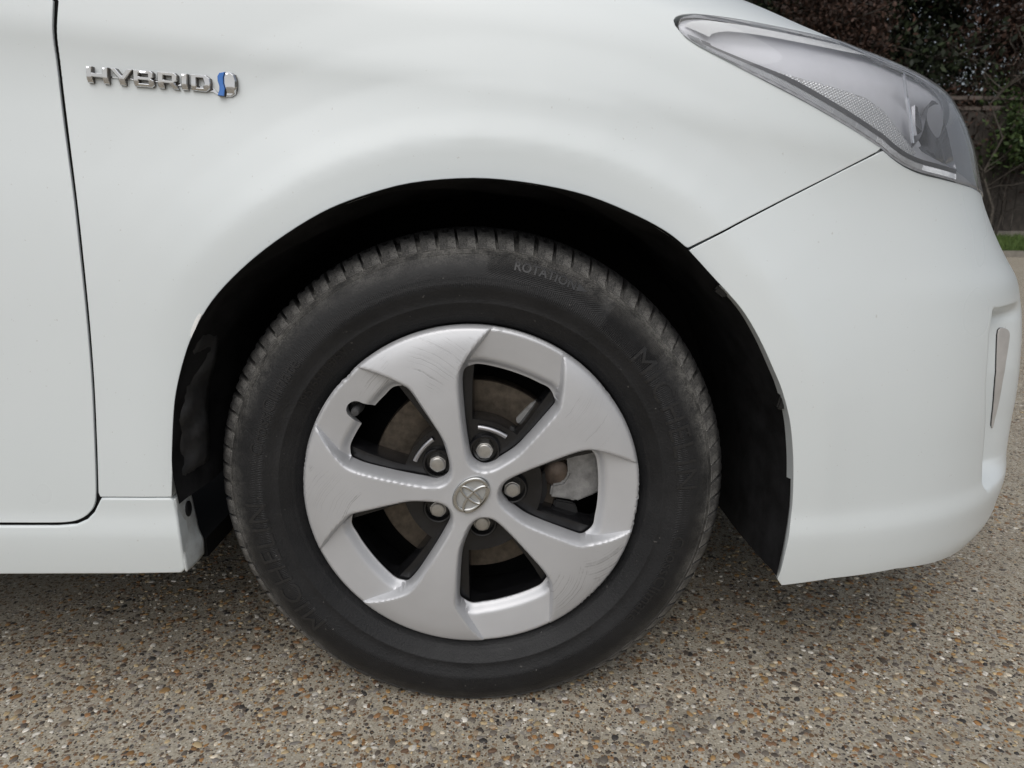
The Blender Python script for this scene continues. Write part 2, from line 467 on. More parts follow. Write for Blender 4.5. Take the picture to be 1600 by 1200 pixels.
# dense patch near the car, coarse out to the horizon, one sheet
gx = np.concatenate([[-150, -60, -25, -10, -4, -2], np.linspace(-1.2, 1.8, 61), [2.5, 4, 8, 14, 25, 60, 150]])
gy = np.concatenate([[-150, -60, -25, -10, -4, -1.5], np.linspace(-0.6, 1.6, 45), [2.2, 3.5, 5, 7, 8.7, 10, 14, 25, 60, 150]])
GX, GY = np.meshgrid(gx, gy)
GZ = 0.0015 * np.sin(GX * 7.1 + 1) * np.sin(GY * 5.3) * (np.abs(GX) < 2)
GZ -= 0.0018
gi = lambda i, j: i * len(gx) + j
ground = mesh_obj('ground', np.stack([GX.ravel(), GY.ravel(), GZ.ravel()], 1),
                  [(gi(i, j), gi(i, j + 1), gi(i + 1, j + 1), gi(i + 1, j)) for i in range(len(gy) - 1) for j in range(len(gx) - 1)], M['ground'])
tagset(ground, kind='structure'); ground.location.z = GZ0

# ================================================================== THE CAR
car = empty('car', (0, 0, 0))
tagset(car, 'white hybrid car parked on the pebbled ground, front wheel and wing filling the view', 'car')

X2PH = lambda x: (x - XC) / BREF
def XZ(pts):
    """(x, z) on the car -> (ph, z) of the body surface"""
    out = []
    for x, z in pts:
        xc = float(f_xc(z))
        if x <= xc: out.append(((x - xc) / BREF, z)); continue
        lo, hi = 0.0, 1.4
        for _ in range(40):
            m = (lo + hi) / 2
            if surf([m], [z], feat=False)[0, 0] < x: lo = m
            else: hi = m
        out.append((lo, z))
    return np.array(out)
# --- outlines measured in the photograph, as points of the body surface
SEAM_F = inv([(1075, 386), (1150, 348), (1230, 307), (1310, 267), (1370, 236), (1376, 231)])
SEAM_B = inv([(1078.5, 391.5), (1152, 353), (1232, 311.5), (1312, 271), (1372, 241), (1380, 237)])
HL_BOT_PX = np.array([(1064, 44), (1075, 57), (1100, 73), (1150, 99), (1200, 125), (1250, 151), (1300, 179), (1340, 203), (1378, 228)], float)
HL_LOW_PX = np.array([(1395, 243), (1415, 257), (1440, 268), (1470, 275.5), (1500, 283.5), (1522, 291)], float)
HL_TOP_PX = np.array([(1062, 36), (1066, 30), (1078, 26), (1100, 25), (1150, 31), (1200, 40), (1250, 50), (1290, 59)], float)
hl_bot = inv(smooth_line(HL_BOT_PX, 12, False, 4)); hl_low = inv(HL_LOW_PX); hl_top = inv(smooth_line(HL_TOP_PX, 12, False, 4))
HL_EXT_TOP = np.concatenate([XZ([(0.447, 0.811), (0.51, 0.802), (0.565, 0.784)]), [(0.60, 0.755), (0.70, 0.722)]])
HL_EXT_LOW = np.array([(0.50, 0.650), (0.62, 0.640), (0.70, 0.640)])
HL_POLY = smooth_line(np.concatenate([hl_bot, hl_low, HL_EXT_LOW, [(0.735, 0.68)], HL_EXT_TOP[::-1], hl_top[::-1]]), None, True, 5)
def grow(poly, d):
    P = np.array(poly, float) * [BREF, 1]
    if area2(P) < 0: P = P[::-1]; rev = True
    else: rev = False
    t = np.roll(P, -1, 0) - np.roll(P, 1, 0); t /= np.linalg.norm(t, axis=1)[:, None] + 1e-12
    n = np.stack([t[:, 1], -t[:, 0]], 1)
    Q = (P + n * d) / [BREF, 1]
    return Q[::-1] if rev else Q

arch_l = inv([(272, 775), (268, 735), (268, 690), (272, 625), (283, 572), (300, 522), (330, 470), (375, 421), (430, 376), (500, 332), (560, 307),
              (640, 285), (740, 277), (830, 285), (920, 305), (1000, 338), (1045, 363), (1071, 384)])
arch_r = inv([(1081, 395), (1122, 440), (1159, 481), (1187, 527), (1210, 577), (1223, 609), (1235, 655), (1240, 701), (1241, 747), (1239, 793),
              (1236, 820), (1230, 857), (1221, 893), (1216, 905), (1218, 912)])
# --- front wing
f_left = inv(smooth_line(np.array([(91, 2), (88.5, 50), (94, 100), (106, 200), (118.5, 300), (127, 375), (139.5, 500), (147, 600), (151.5, 700), (153.5, 770)]) + [1.3, 0], 14, False, 5))
top_l = XZ([(-0.408, z) for z in (0.845, 0.852, 0.860, 0.868, 0.876, 0.885, 0.895)])
hood_seam = XZ([(-0.405, 0.895), (-0.05, 0.894), (0.22, 0.888), (0.36, 0.876), (0.46, 0.850), (0.512, 0.812)])
hl_gap = grow(HL_POLY, 0.0028)
def near_seq(poly, a, b):
    """section of closed poly from the vertex nearest a to the vertex nearest b, the shorter way"""
    P = np.array(poly); i = np.argmin(np.hypot(*(P - a).T)); j = np.argmin(np.hypot(*(P - b).T)); n = len(P)
    f = [(i + k) % n for k in range((j - i) % n + 1)]; r = [(i - k) % n for k in range((i - j) % n + 1)]
    L = lambda s: np.hypot(*np.diff(P[s], axis=0).T).sum()
    return P[f] if L(f) < L(r) else P[r]
tip = inv([(1061, 38)])[0]
hl_b1 = near_seq(hl_gap, SEAM_F[-1], tip); hl_t1 = near_seq(hl_gap, tip, XZ([(0.51, 0.806)])[0])
fender_poly = np.concatenate([top_l[::-1], f_left, inv([(157, 775.5), (267, 775.5)]), smooth_line(arch_l[1:], None, False, 4), SEAM_F, hl_b1[1:], hl_t1[1:], hood_seam[::-1][:-1]])
fender = panel('front_wing', fender_poly, M['paint'], car, h=0.0075, depth=0.018)
# --- hood
hood_low = hood_seam + [0.0, 0.004]
hood_poly = np.concatenate([hood_low, XZ([(0.545, 0.806), (0.575, 0.793)]), [(0.64, 0.766), (0.78, 0.73), (1.2, 0.70), (1.57, 0.695), (2.0, 0.71), (2.3, 0.79), (2.3, 0.95)], XZ([(-0.40, 0.95)])])
hood = panel('hood', hood_poly, M['paint'], car, h=0.02, bh=0.012, depth=0.012)
# --- front door
d_right = inv(smooth_line(np.array([(83, 2), (82, 50), (88.5, 100), (100.5, 200), (114, 300), (122.5, 375), (135.5, 500), (143.5, 600), (148, 700), (150, 765), (148.5, 785), (143, 797), (131, 807.5), (115, 813.5), (90, 815.5), (5, 815.5)]) - [1.6, 0], 14, False, 5))
door_poly = np.concatenate([XZ([(-1.4, 0.93)] + [(-0.420, z) for z in (0.93, 0.92, 0.91, 0.90, 0.89, 0.88, 0.87, 0.86, 0.85, 0.844)]), d_right, XZ([(-1.4, d_right[-1, 1])])])
door = panel('front_door', door_poly, M['paint'], car, h=0.009, depth=0.02)
# --- side skirt
s_pts = inv([(5, 825.5), (90, 825.5), (120, 823), (138, 815), (150, 803), (157, 789), (160, 782), (264, 782), (268, 784), (272, 802), (278, 842), (284, 878), (286, 888), (281, 893), (200, 894.5), (5, 895)])
skirt_poly = np.concatenate([[(-1.95, s_pts[0, 1])], s_pts, [(-1.95, s_pts[-1, 1])]])
skirt = panel('side_skirt', skirt_poly, M['paint'], car, h=0.009, r=0.0032, depth=0.02)
# turned end of the skirt, facing the wheel
e_out = at_y([(272.5, 779), (276, 802), (282, 842), (288, 878), (291, 893)], -0.030)
e_in = at_y([(297, 768), (302, 790), (310, 826), (317, 842), (322, 851)], 0.016)
e_in[4] = at_y([(318, 864)], 0.016)[0]
rows = 12; ev = []
for k in range(rows + 1):
    t = k / rows; bul = math.sin(math.pi * t) * 0.0015
    for a_, b_ in zip(smooth_line(e_out, None, False, 4), smooth_line(e_in, None, False, 4)):
        p = a_ * (1 - t) + b_ * t; ev.append((p[0] + bul, p[1], p[2]))
nc = len(smooth_line(e_out, None, False, 4))
ef = [(k * nc + i, k * nc + i + 1, (k + 1) * nc + i + 1, (k + 1) * nc + i) for k in range(rows) for i in range(nc - 1)]
skirt_end = mesh_obj('skirt_end', ev, ef, M['paint_dirty'], skirt)
skirt_end['label'] = 'dirty scuffed end of the side skirt facing the wheel'
mo = skirt_end.modifiers.new('thick', 'SOLIDIFY'); mo.thickness = 0.002; mo.offset = 0
def disc_mesh(c, n, rad, mat, name, parent, ring=None, seg=20, dome=0.0, squash=1.0):
    n = np.asarray(n, float) / np.linalg.norm(n); u = np.cross(n, [0, 0, 1]); u /= np.linalg.norm(u); v = np.cross(n, u)
    V = []; F = []
    rs = [(1.0, 0), (1.0, dome * 0.6 + 0.0012), (0.8, dome * 0.85 + 0.0015), (0.45, dome + 0.0015)] if dome >= 0 else [(1.0, 0.0009), (0.82, 0.0009), (0.7, dome * 0.6), (0.4, dome)]
    for q, hgt in rs:
        for i in range(seg):
            a = 2 * math.pi * i / seg
            V.append(np.asarray(c) + (u * math.cos(a) * squash + v * math.sin(a)) * rad * q + n * hgt)
    V.append(np.asarray(c) + n * rs[-1][1])
    for k in range(len(rs) - 1):
        for i in range(seg):
            j = (i + 1) % seg; F.append((k * seg + i, k * seg + j, (k + 1) * seg + j, (k + 1) * seg + i))
    for i in range(seg): F.append(((len(rs) - 1) * seg + i, (len(rs) - 1) * seg + (i + 1) % seg, len(V) - 1))
    o = mesh_obj(name, V, F, mat, parent, sharp=40)
    return o
t_ = 0.52
fc = at_y([(290, 795)], -0.004)[0]
fn = np.cross(e_in[0] - e_out[0], e_out[3] - e_out[0]); fn /= np.linalg.norm(fn)
if fn[0] < 0: fn = -fn
disc_mesh(fc + fn * 0.0015, fn, 0.0095, M['black_plastic'], 'fastener', skirt, dome=0.002)
# --- bumper
b_low = inv([(1222, 914), (1300, 903), (1400, 888), (1455, 879.5)])
b_low = np.concatenate([b_low, [(b_low[-1, 0] + 0.04, b_low[-1, 1] - 0.0035), (b_low[-1, 0] + 0.085, b_low[-1, 1] - 0.0070), (0.47, 0.1815)]])
hl_b2 = near_seq(grow(HL_POLY, 0.0036), SEAM_B[-1], np.array([0.735, 0.68]))
hl_b2 = hl_b2[hl_b2[:, 0] < 0.71]
bump_poly = np.concatenate([SEAM_B, hl_b2[1:], [(0.78, 0.625), (1.0, 0.60), (1.3, 0.585), (1.57, 0.58), (2.2, 0.60), (2.5, 0.62), (2.5, 0.185), (1.57, 0.18), (0.62, 0.178), (0.50, 0.180)],
                            b_low[::-1], smooth_line(arch_r[::-1][1:], None, False, 4)])
ex = np.stack([a.ravel() for a in np.meshgrid(np.arange(0.37, 0.60, 0.0035), np.arange(0.255, 0.53, 0.0045))], 1) * [BREF, 1]
_pz = np.arange(0.262, 0.522, 0.0035)
_pe = np.interp(_pz, [0.27, 0.287, 0.32, 0.355, 0.424, 0.487, 0.516], [0.447, 0.429, 0.419, 0.412, 0.391, 0.389, 0.399])
_pl = [np.stack([_pe + d, _pz], 1) for d in (-0.004, 0.0, 0.003, 0.0065, 0.0105, 0.016)]
bumper = panel('front_bumper', bump_poly, M['paint'], car, h=0.009, depth=0.020, extra=ex, lines=_pl)
# lamp blank sitting in the bumper pocket
fog = panel('fog_lamp_blank', smooth_line(inv([(1558, 516), (1568, 514), (1574, 520), (1573, 535), (1566, 580), (1557, 630), (1548, 668), (1550, 640), (1554, 590), (1556, 545)]), None, True, 3),
            M['foglamp'], bumper, h=0.004, bh=0.002, depth=0.008, off=0.0025, r=0.001)
gasket = panel('lamp_gasket', grow(smooth_line(inv([(1558, 516), (1568, 514), (1574, 520), (1573, 535), (1566, 580), (1557, 630), (1548, 668), (1550, 640), (1554, 590), (1556, 545)]), None, True, 3), 0.0008),
            M['rubber_seal'], bumper, h=0.004, bh=0.002, depth=0.004, off=0.0012, r=0.0004)
fog['label'] = 'grey blank lamp panel in the bumper recess'
# --- dark inner shell behind the panel gaps
arch_out = [np.array([q[0], q[1]]) for q in inv(ARCH_PX)]
sh1 = np.concatenate([[(-1.95, 0.92)], [(-1.95, 0.225)], inv([(5, 880), (262, 880)]), [(inv([(262, 770)])[0])], grow(arch_l, 0.0)[1:-1] + 0, ])
cx_, cz_ = X2PH(0.01), 0.33
def push(P, d):
    P = np.array(P, float); v = (P - [cx_, cz_]) * [BREF, 1]; v /= np.linalg.norm(v, axis=1)[:, None]
    return P + v * d / [BREF, 1]
sh1 = np.concatenate([XZ([(-1.4, 0.92)]), [(-1.95, 0.225)], inv([(5, 882), (255, 882)]), push(arch_l, 0.022), push(SEAM_B[:1], 0.022), SEAM_B[1:-2] + [0.0, -0.012],
                      push(SEAM_B[-2:-1], 0.0), inv([(1330, 212), (1200, 138), (1100, 86), (1050, 60), (1040, 35), (1050, 15), (1100, 10), (1200, 24)]), XZ([(0.33, 0.850), (0.25, 0.88), (-0.1, 0.9)])])
inner = panel('inner_panel', sh1, M['dark'], car, h=0.02, bh=0.012, depth=0.004, off=-0.0028)

# ------------------------------------------------------------------ headlight
hl = panel('headlight', HL_POLY, M['lens'], car, h=0.006, bh=0.003, off=0.0025, r=0.002, depth=0.010)
hl['label'] = 'clear swept-back headlight lens'
# bowl behind the lens
P0 = densify(HL_POLY * [BREF, 1], 0.004)
if area2(P0) < 0: P0 = P0[::-1]
V, F, LP = cdt(P0, [], 0.008)
dd = dist_poly(V, P0)
ph_, z_ = V[:, 0] / BREF, V[:, 1]
def bowl_depth(d, ph):
    return 0.005 + 0.009 * sstep(0.004, 0.022, d) + 0.030 * sstep(0.016, 0.05, d) * sstep(0.10, 0.40, ph)
dep = bowl_depth(dd, ph_)
Pb = surf(ph_, z_) - snormal(ph_, z_) * dep[:, None]
housing = mesh_obj('lamp_housing', Pb, F, M['housing'], hl)
def ribbon(name, mat, inner_off, width, depth_off, a_px, rib=0.0, period=0.0026, parent=hl, zig=True):
    """strip running inside the lens along its lower edge"""
    line = densify(np.array(a_px) * [BREF, 1], period / 2, False)
    t = np.gradient(line, axis=0); t /= np.linalg.norm(t, axis=1)[:, None]
    n = np.stack([-t[:, 1], t[:, 0]], 1)
    a = line + n * inner_off; b = line + n * (inner_off + width)
    Vv = []; k = len(line)
    for q in (a, (a + b) / 2, b):
        ph, z = q[:, 0] / BREF, q[:, 1]
        d = np.full(k, depth_off) + (np.arange(k) % 2) * rib
        Vv += list(surf(ph, z) - snormal(ph, z) * d[:, None])
    Fv = [(r_ * k + i, r_ * k + i + 1, (r_ + 1) * k + i + 1, (r_ + 1) * k + i) for r_ in range(2) for i in range(k - 1)]
    return mesh_obj(name, Vv, Fv, mat, parent, smooth=not rib)
edge_line = smooth_line(np.concatenate([hl_bot[1:], hl_low[:-1]]), None, False, 6)
ribbon('serrated_strip', M['ribbed'], 0.0030, 0.0058, 0.0040, edge_line, rib=0.0012)
ribbon('dark_trim_strip', M['lamp_dark'], 0.0092, 0.0050, 0.0045, edge_line)
ribbon('edge_seal', M['rubber_seal'], -0.0022, 0.0026, 0.0050, edge_line)
# ribbed side reflector
rp = inv([(1200, 104), (1262, 121), (1312, 134), (1360, 150), (1388, 170), (1414, 204), (1440, 238), (1424, 250), (1386, 230), (1330, 194), (1270, 156), (1225, 130)])
R0 = densify(rp * [BREF, 1], 0.002)
if area2(R0) < 0: R0 = R0[::-1]
V, F, LP = cdt(R0, [], 0.0012)
ph_, z_ = V[:, 0] / BREF, V[:, 1]
cell = np.abs(((V[:, 0] * 0.9 + V[:, 1] * 0.45) / 0.0027) % 1 - 0.5) + np.abs(((V[:, 1] * 0.9 - V[:, 0] * 0.45) / 0.0027) % 1 - 0.5)
Pr = surf(ph_, z_) - snormal(ph_, z_) * (0.0062 + 0.0009 * cell)[:, None]
mesh_obj('ribbed_reflector', Pr, F, M['ribbed'], hl, smooth=False)
# added white strip, paints the highlight under the top edge of the lens
top_line = smooth_line(np.concatenate([hl_top[1:], HL_EXT_TOP[:4]]), None, False, 6)
ribbon('highlight_strip', M['edge_highlight'], -0.0135, 0.0110, 0.0030, top_line)
# dark chromed bowl of the main lamp in the front corner
bp = smooth_line(np.array([(0.235, 0.690), (0.262, 0.716), (0.285, 0.744), (0.325, 0.762), (0.40, 0.764), (0.50, 0.745), (0.58, 0.705), (0.56, 0.668), (0.42, 0.672), (0.30, 0.679)]), None, True, 6)
B0 = densify(bp * [BREF, 1], 0.004)
if area2(B0) < 0: B0 = B0[::-1]
V, F, LP = cdt(B0, [], 0.006)
db = dist_poly(V, B0); ph_, z_ = V[:, 0] / BREF, V[:, 1]
Pw = surf(ph_, z_) - snormal(ph_, z_) * (0.0125 + 0.030 * np.sqrt(np.clip(db / 0.045, 0, 1)))[:, None]
mesh_obj('lamp_bowl', Pw, F, M['bowl'], hl)
# projector lamp: chrome ring, dark barrel, glass ball; looks forward
def lathe(name, prof, mat, parent, origin, axis, seg=40, sharp=35, a0=0.0, a1=360.0):
    axis = np.asarray(axis, float) / np.linalg.norm(axis)
    u = np.cross(axis, [0, 0, 1]) if abs(axis[2]) < 0.9 else np.cross(axis, [1, 0, 0]); u /= np.linalg.norm(u); v = np.cross(axis, u)
    full = abs(a1 - a0) >= 359.9; cnt = seg if full else seg + 1
    V = []; F = []
    for r, h in prof:
        for i in range(cnt):
            a = math.radians(a0 + (a1 - a0) * i / seg)
            V.append(np.asarray(origin) + (u * math.cos(a) + v * math.sin(a)) * r + axis * h)
    for k in range(len(prof) - 1):
        for i in range(seg):
            j = (i + 1) % cnt if full else i + 1
            F.append((k * cnt + i, k * cnt + j, (k + 1) * cnt + j, (k + 1) * cnt + i))
    return mesh_obj(name, V, F, mat, parent, sharp=sharp)
pc = surf([0.47], [0.715])[0] + np.array([-0.075, 0.035, 0.0])
lathe('projector_ring', [(0.026, -0.01), (0.030, 0.0), (0.031, 0.012), (0.028, 0.016), (0.025, 0.012), (0.024, 0.0)], M['chrome'], hl, pc, (1, -0.25, 0.02))
lathe('projector_lens', [(0.0245, 0.004), (0.022, 0.012), (0.016, 0.019), (0.008, 0.022), (0.0001, 0.023)], M['lamp_dark'], hl, pc, (1, -0.25, 0.02))
# thin added fin, stands in for the bright vertical highlight at the lens corner
fl = inv([(1417, 108), (1424, 150), (1430, 190), (1433, 222)])
fv = []; nfl = snormal(fl[:, 0], fl[:, 1]); sfl = surf(fl[:, 0], fl[:, 1])
for p, n in zip(sfl, nfl):
    fv += [p - n * 0.004 + [-0.0008, 0, 0], p - n * 0.004 + [0.0008, 0, 0], p - n * 0.0075]
ff = []
for i in range(3):
    a, b = i * 3, (i + 1) * 3
    ff += [(a, a + 1, b + 1, b), (a + 1, a + 2, b + 2, b + 1), (a + 2, a, b, b + 2)]
mesh_obj('highlight_fin', fv, ff, M['reflector'], hl, smooth=False)
ch = inv([(1447, 156), (1451, 160), (1457, 182), (1458, 200), (1450, 206), (1447, 190)])
cq = surf(ch[:, 0], ch[:, 1]) - snormal(ch[:, 0], ch[:, 1]) * 0.012
cb = cq - snormal(ch[:, 0], ch[:, 1]) * 0.004
kk = len(ch)
mesh_obj('chrome_bezel', list(cq) + list(cb), [tuple(range(kk)), tuple(range(2 * kk - 1, kk - 1, -1))] + [(i, (i + 1) % kk, kk + (i + 1) % kk, kk + i) for i in range(kk)], M['reflector'], hl, smooth=False)

# ------------------------------------------------------------------ wheel arch liner, underbody
la = smooth_line(np.concatenate([[[_arch[0, 0] + 0.004, 0.305]], _arch[1:-2], [[_arch[-1, 0] + 0.001, 0.205]]]), 0.012, False, 4)
cxz = np.array([0.01, 0.33]); LV = []; LF = []
ys = [-0.046, -0.030, 0.0, 0.03, 0.07, 0.13, 0.2, 0.28]
for k, yv in enumerate(ys):
    for i, p in enumerate(la):
        d = p - cxz; rr = np.hypot(*d); ang = math.degrees(math.atan2(d[1], d[0]))
        left = float(sstep(22, 50, ang)) if ang > -90 else 1.0
        e = (0.003 if left > 0.5 else 0.0) * 0
        ins = np.interp(yv, [-0.046, -0.030, 0.0, 0.07, 0.28], [0.0008, 0.0015, 0.003, 0.010, 0.016])
        w = 0.004 * math.sin(ang * 0.21 + yv * 40) * (yv > -0.01) * left
        if yv < -0.01: ins = ins * left - 0.003 * (1 - left)
        q = p - d / rr * (ins + w)
        LV.append((q[0], yv + 0.018 * (1 - left), q[1]))
nl = len(la)
LF = [(k * nl + i, k * nl + i + 1, (k + 1) * nl + i + 1, (k + 1) * nl + i) for k in range(len(ys) - 1) for i in range(nl - 1)]
liner = mesh_obj('wheel_arch_liner', LV, LF, M['liner'], car)
mesh_obj('inner_wing', [(-0.42, 0.275, 0.24), (0.45, 0.275, 0.24), (0.45, 0.275, 0.72), (-0.42, 0.275, 0.72), (-0.42, 0.285, 0.24), (0.45, 0.285, 0.24), (0.45, 0.285, 0.72), (-0.42, 0.285, 0.72)],
         [(0, 1, 2, 3), (7, 6, 5, 4), (0, 4, 5, 1), (3, 2, 6, 7), (0, 3, 7, 4), (1, 5, 6, 2)], M['dark'], car, smooth=False)
def boxes(name, lst, mat, parent):
    V = []; F = []
    for (x0, x1, y0, y1, z0, z1) in lst:
        s = len(V)
        V += [(x0, y0, z0), (x1, y0, z0), (x1, y1, z0), (x0, y1, z0), (x0, y0, z1), (x1, y0, z1), (x1, y1, z1), (x0, y1, z1)]
        F += [tuple(s + i for i in f) for f in ((3, 2, 1, 0), (4, 5, 6, 7), (0, 1, 5, 4), (1, 2, 6, 5), (2, 3, 7, 6), (3, 0, 4, 7))]
    return mesh_obj(name, V, F, mat, parent, smooth=False)
boxes('underbody', [(-1.6, -0.335, 0.02, 1.66, 0.205, 0.23), (0.392, 0.62, 0.05, 1.6, 0.200, 0.215), (-0.33, 0.39, 0.29, 1.4, 0.21, 0.235)], M['dark'], car)
# loose, creased flap of the liner at the rear of the arch
rows_ = [(440, 343, 352), (470, 326, 349), (510, 306, 345), (560, 290, 338), (610, 282, 326), (650, 278, 325), (690, 275, 328), (720, 274, 327), (742, 276, 315), (764, 277, 288)]
ry = np.array([r[0] for r in rows_]); fr_ = np.random.default_rng(5); FVv = []; nr_, nc_ = 34, 9
for a in range(nr_):
    yy = 440 + (764 - 440) * a / (nr_ - 1); xl = np.interp(yy, ry, [r[1] for r in rows_]); xr = np.interp(yy, ry, [r[2] for r in rows_])
    for b in range(nc_):
        t = b / (nc_ - 1); px_ = xl + (xr - xl) * t
        dy = -0.030 + 0.052 * t ** 1.3 + 0.0045 * math.sin(yy * 0.055 + t * 3.1) * math.sin(t * 5) + 0.003 * math.sin(yy * 0.13 + 1 + t * 6) + fr_.normal(0, 0.0006)
        FVv.append(at_y([(px_, yy)], dy)[0])
flap = mesh_obj('liner_flap', FVv, [(a * nc_ + b, a * nc_ + b + 1, (a + 1) * nc_ + b + 1, (a + 1) * nc_ + b) for a in range(nr_ - 1) for b in range(nc_ - 1)], M['flap'], liner)
mo = flap.modifiers.new('thick', 'SOLIDIFY'); mo.thickness = 0.002; mo.offset = 1
# push clips at the bumper edge of the arch
for (px, yy, sx, sz) in (((1127, 453), -0.024, 0.0075, 0.0055), ((1221, 624), -0.026, 0.0045, 0.011)):
    c = at_y([px], yy)[0]
    bm = bmesh.new(); bmesh.ops.create_cube(bm, size=1.0)
    bmesh.ops.scale(bm, vec=(sx * 2, 0.012, sz * 2), verts=bm.verts)
    bmesh.ops.bevel(bm, geom=bm.edges[:], offset=0.002, segments=2, affect='EDGES')
    bmesh.ops.rotate(bm, cent=(0, 0, 0), matrix=Matrix.Rotation(math.radians(38 if px[0] < 1200 else 12), 3, 'Y'), verts=bm.verts)
    bmesh.ops.translate(bm, vec=Vector(c), verts=bm.verts)
    me = bpy.data.meshes.new('push_clip'); bm.to_mesh(me); bm.free(); me.materials.append(M['clip'])
    o = bpy.data.objects.new('push_clip', me); COL.objects.link(o); o.parent = liner

# ================================================================== TYRE
HUB = np.array([0.0, 0.0, HZ])
def tyre_mat(name, tread=False):
    m, nt, b = new_mat(name)
    tc = nt.nodes.new('ShaderNodeTexCoord'); tc.name = 'TC'
    sep = nt.nodes.new('ShaderNodeSeparateXYZ'); nt.links.new(tc.outputs['Object'], sep.inputs[0])
    x, y, z = sep.outputs
    rad = math_n(nt, 'SQRT', math_n(nt, 'ADD', math_n(nt, 'MULTIPLY', x, x), math_n(nt, 'MULTIPLY', z, z)))
    ang = math_n(nt, 'ARCTAN2', z, x)
    n1 = noise(nt, 26, 6, 0.7); n2 = noise(nt, 340, 4, 0.7); n3 = noise(nt, 7, 3)
    base = mix(nt, ramp(nt, n1.outputs[0], [(0.3, 0.0), (0.7, 1.0)]).outputs[0], (0.0080, 0.0083, 0.0094), (0.0140, 0.0143, 0.0154))
    # pale road dust rubbed on the shoulder and in the tread
    sh = ramp(nt, math_n(nt, 'ADD', rad, math_n(nt, 'MULTIPLY', math_n(nt, 'SUBTRACT', n1.outputs[0], 0.5), 0.012)), [(0.268, 0.0), (0.283, 0.34), (0.2900, 0.80), (0.2950, 0.95), (0.3005, 0.55), (0.3060, 0.06)])
    sp = ramp(nt, math_n(nt, 'ADD', math_n(nt, 'MULTIPLY', noise(nt, 640, 4, 0.8).outputs[0], 0.6), math_n(nt, 'MULTIPLY', noise(nt, 85, 4, 0.7).outputs[0], 0.4)), [(0.44, 0.0), (0.575, 1.0)])
    dust = math_n(nt, 'MULTIPLY', sh.outputs[0], math_n(nt, 'ADD', math_n(nt, 'MULTIPLY', sp.outputs[0], 0.80), 0.22))
    up = ramp(nt, math_n(nt, 'ADD', math_n(nt, 'MULTIPLY', z, 1.6), n3.outputs[0]), [(0.15, 0.55), (0.55, 1.0)])
    dust = math_n(nt, 'MULTIPLY', math_n(nt, 'MULTIPLY', dust, up.outputs[0]), ramp(nt, noise(nt, 17, 3).outputs[0], [(0.36, 0.35), (0.58, 1.0)]).outputs[0])
    base = mix(nt, dust, base, (0.38, 0.37, 0.35) if tread else (0.32, 0.31, 0.288))
    # light dusty veil and specks on the sidewall
    sp2 = ramp(nt, noise(nt, 170, 2).outputs[0], [(0.735, 0.0), (0.76, 1.0)])
    base = mix(nt, math_n(nt, 'MULTIPLY', sp2.outputs[0], 0.45), base, (0.20, 0.19, 0.18))
    v = ramp(nt, noise(nt, 12, 6, 0.75).outputs[0], [(0.45, 0.0), (0.8, 0.28)])
    base = mix(nt, v.outputs[0], base, (0.038, 0.037, 0.037))
    nt.links.new(base, b.inputs['Base Color'])
    b.inputs['Specular IOR Level'].default_value = 0.33
    rr = ramp(nt, n1.outputs[0], [(0.3, 0.42), (0.7, 0.62)]); nt.links.new(rr.outputs[0], b.inputs['Roughness'])
    # moulded fine ribs: radial bands and concentric lines
    def band(lo, hi):
        a = ramp(nt, rad, [(lo - 0.0005, 0.0), (lo, 1.0), (hi, 1.0), (hi + 0.0005, 0.0)]); a.color_ramp.interpolation = 'LINEAR'; return a.outputs[0]
    ribs = math_n(nt, 'SINE', math_n(nt, 'MULTIPLY', ang, 720.0))
    h = math_n(nt, 'MULTIPLY', ribs, math_n(nt, 'ADD', math_n(nt, 'MULTIPLY', band(0.2475, 0.2510), 0.5), math_n(nt, 'MULTIPLY', band(0.2545, 0.2600), 0.3)))
    ribs2 = math_n(nt, 'SINE', math_n(nt, 'ADD', math_n(nt, 'MULTIPLY', ang, 420.0), math_n(nt, 'MULTIPLY', rad, 2400.0)))
    sect = ramp(nt, math_n(nt, 'MULTIPLY', math_n(nt, 'ADD', ang, math.pi), 1 / (2 * math.pi)), [(0.655, 0.0), (0.66, 1.0), (0.735, 1.0), (0.74, 0.0)])
    h = math_n(nt, 'ADD', h, math_n(nt, 'MULTIPLY', math_n(nt, 'MULTIPLY', ribs2, sect.outputs[0]), math_n(nt, 'MULTIPLY', band(0.262, 0.287), 0.45)))
    conc = math_n(nt, 'SINE', math_n(nt, 'MULTIPLY', rad, 3600.0))
    sect2 = ramp(nt, math_n(nt, 'MULTIPLY', math_n(nt, 'ADD', ang, math.pi), 1 / (2 * math.pi)), [(0.603, 0.0), (0.605, 1.0), (0.650, 1.0), (0.652, 0.0)])
    h = math_n(nt, 'ADD', h, math_n(nt, 'MULTIPLY', math_n(nt, 'MULTIPLY', conc, sect2.outputs[0]), math_n(nt, 'MULTIPLY', band(0.248, 0.287), 0.55)))
    h = math_n(nt, 'ADD', h, math_n(nt, 'MULTIPLY', n2.outputs[0], 1.2 if not tread else 2.2))
    bump(nt, b, h, 0.7, 0.0009)
    return m
M['tyre'] = tyre_mat('tyre_rubber'); M['tread'] = tyre_mat('tread_rubber', True)
M['letter'] = simple('raised_letter_rubber', (0.015, 0.015, 0.016), 0.38, var=0.25, vscale=200)
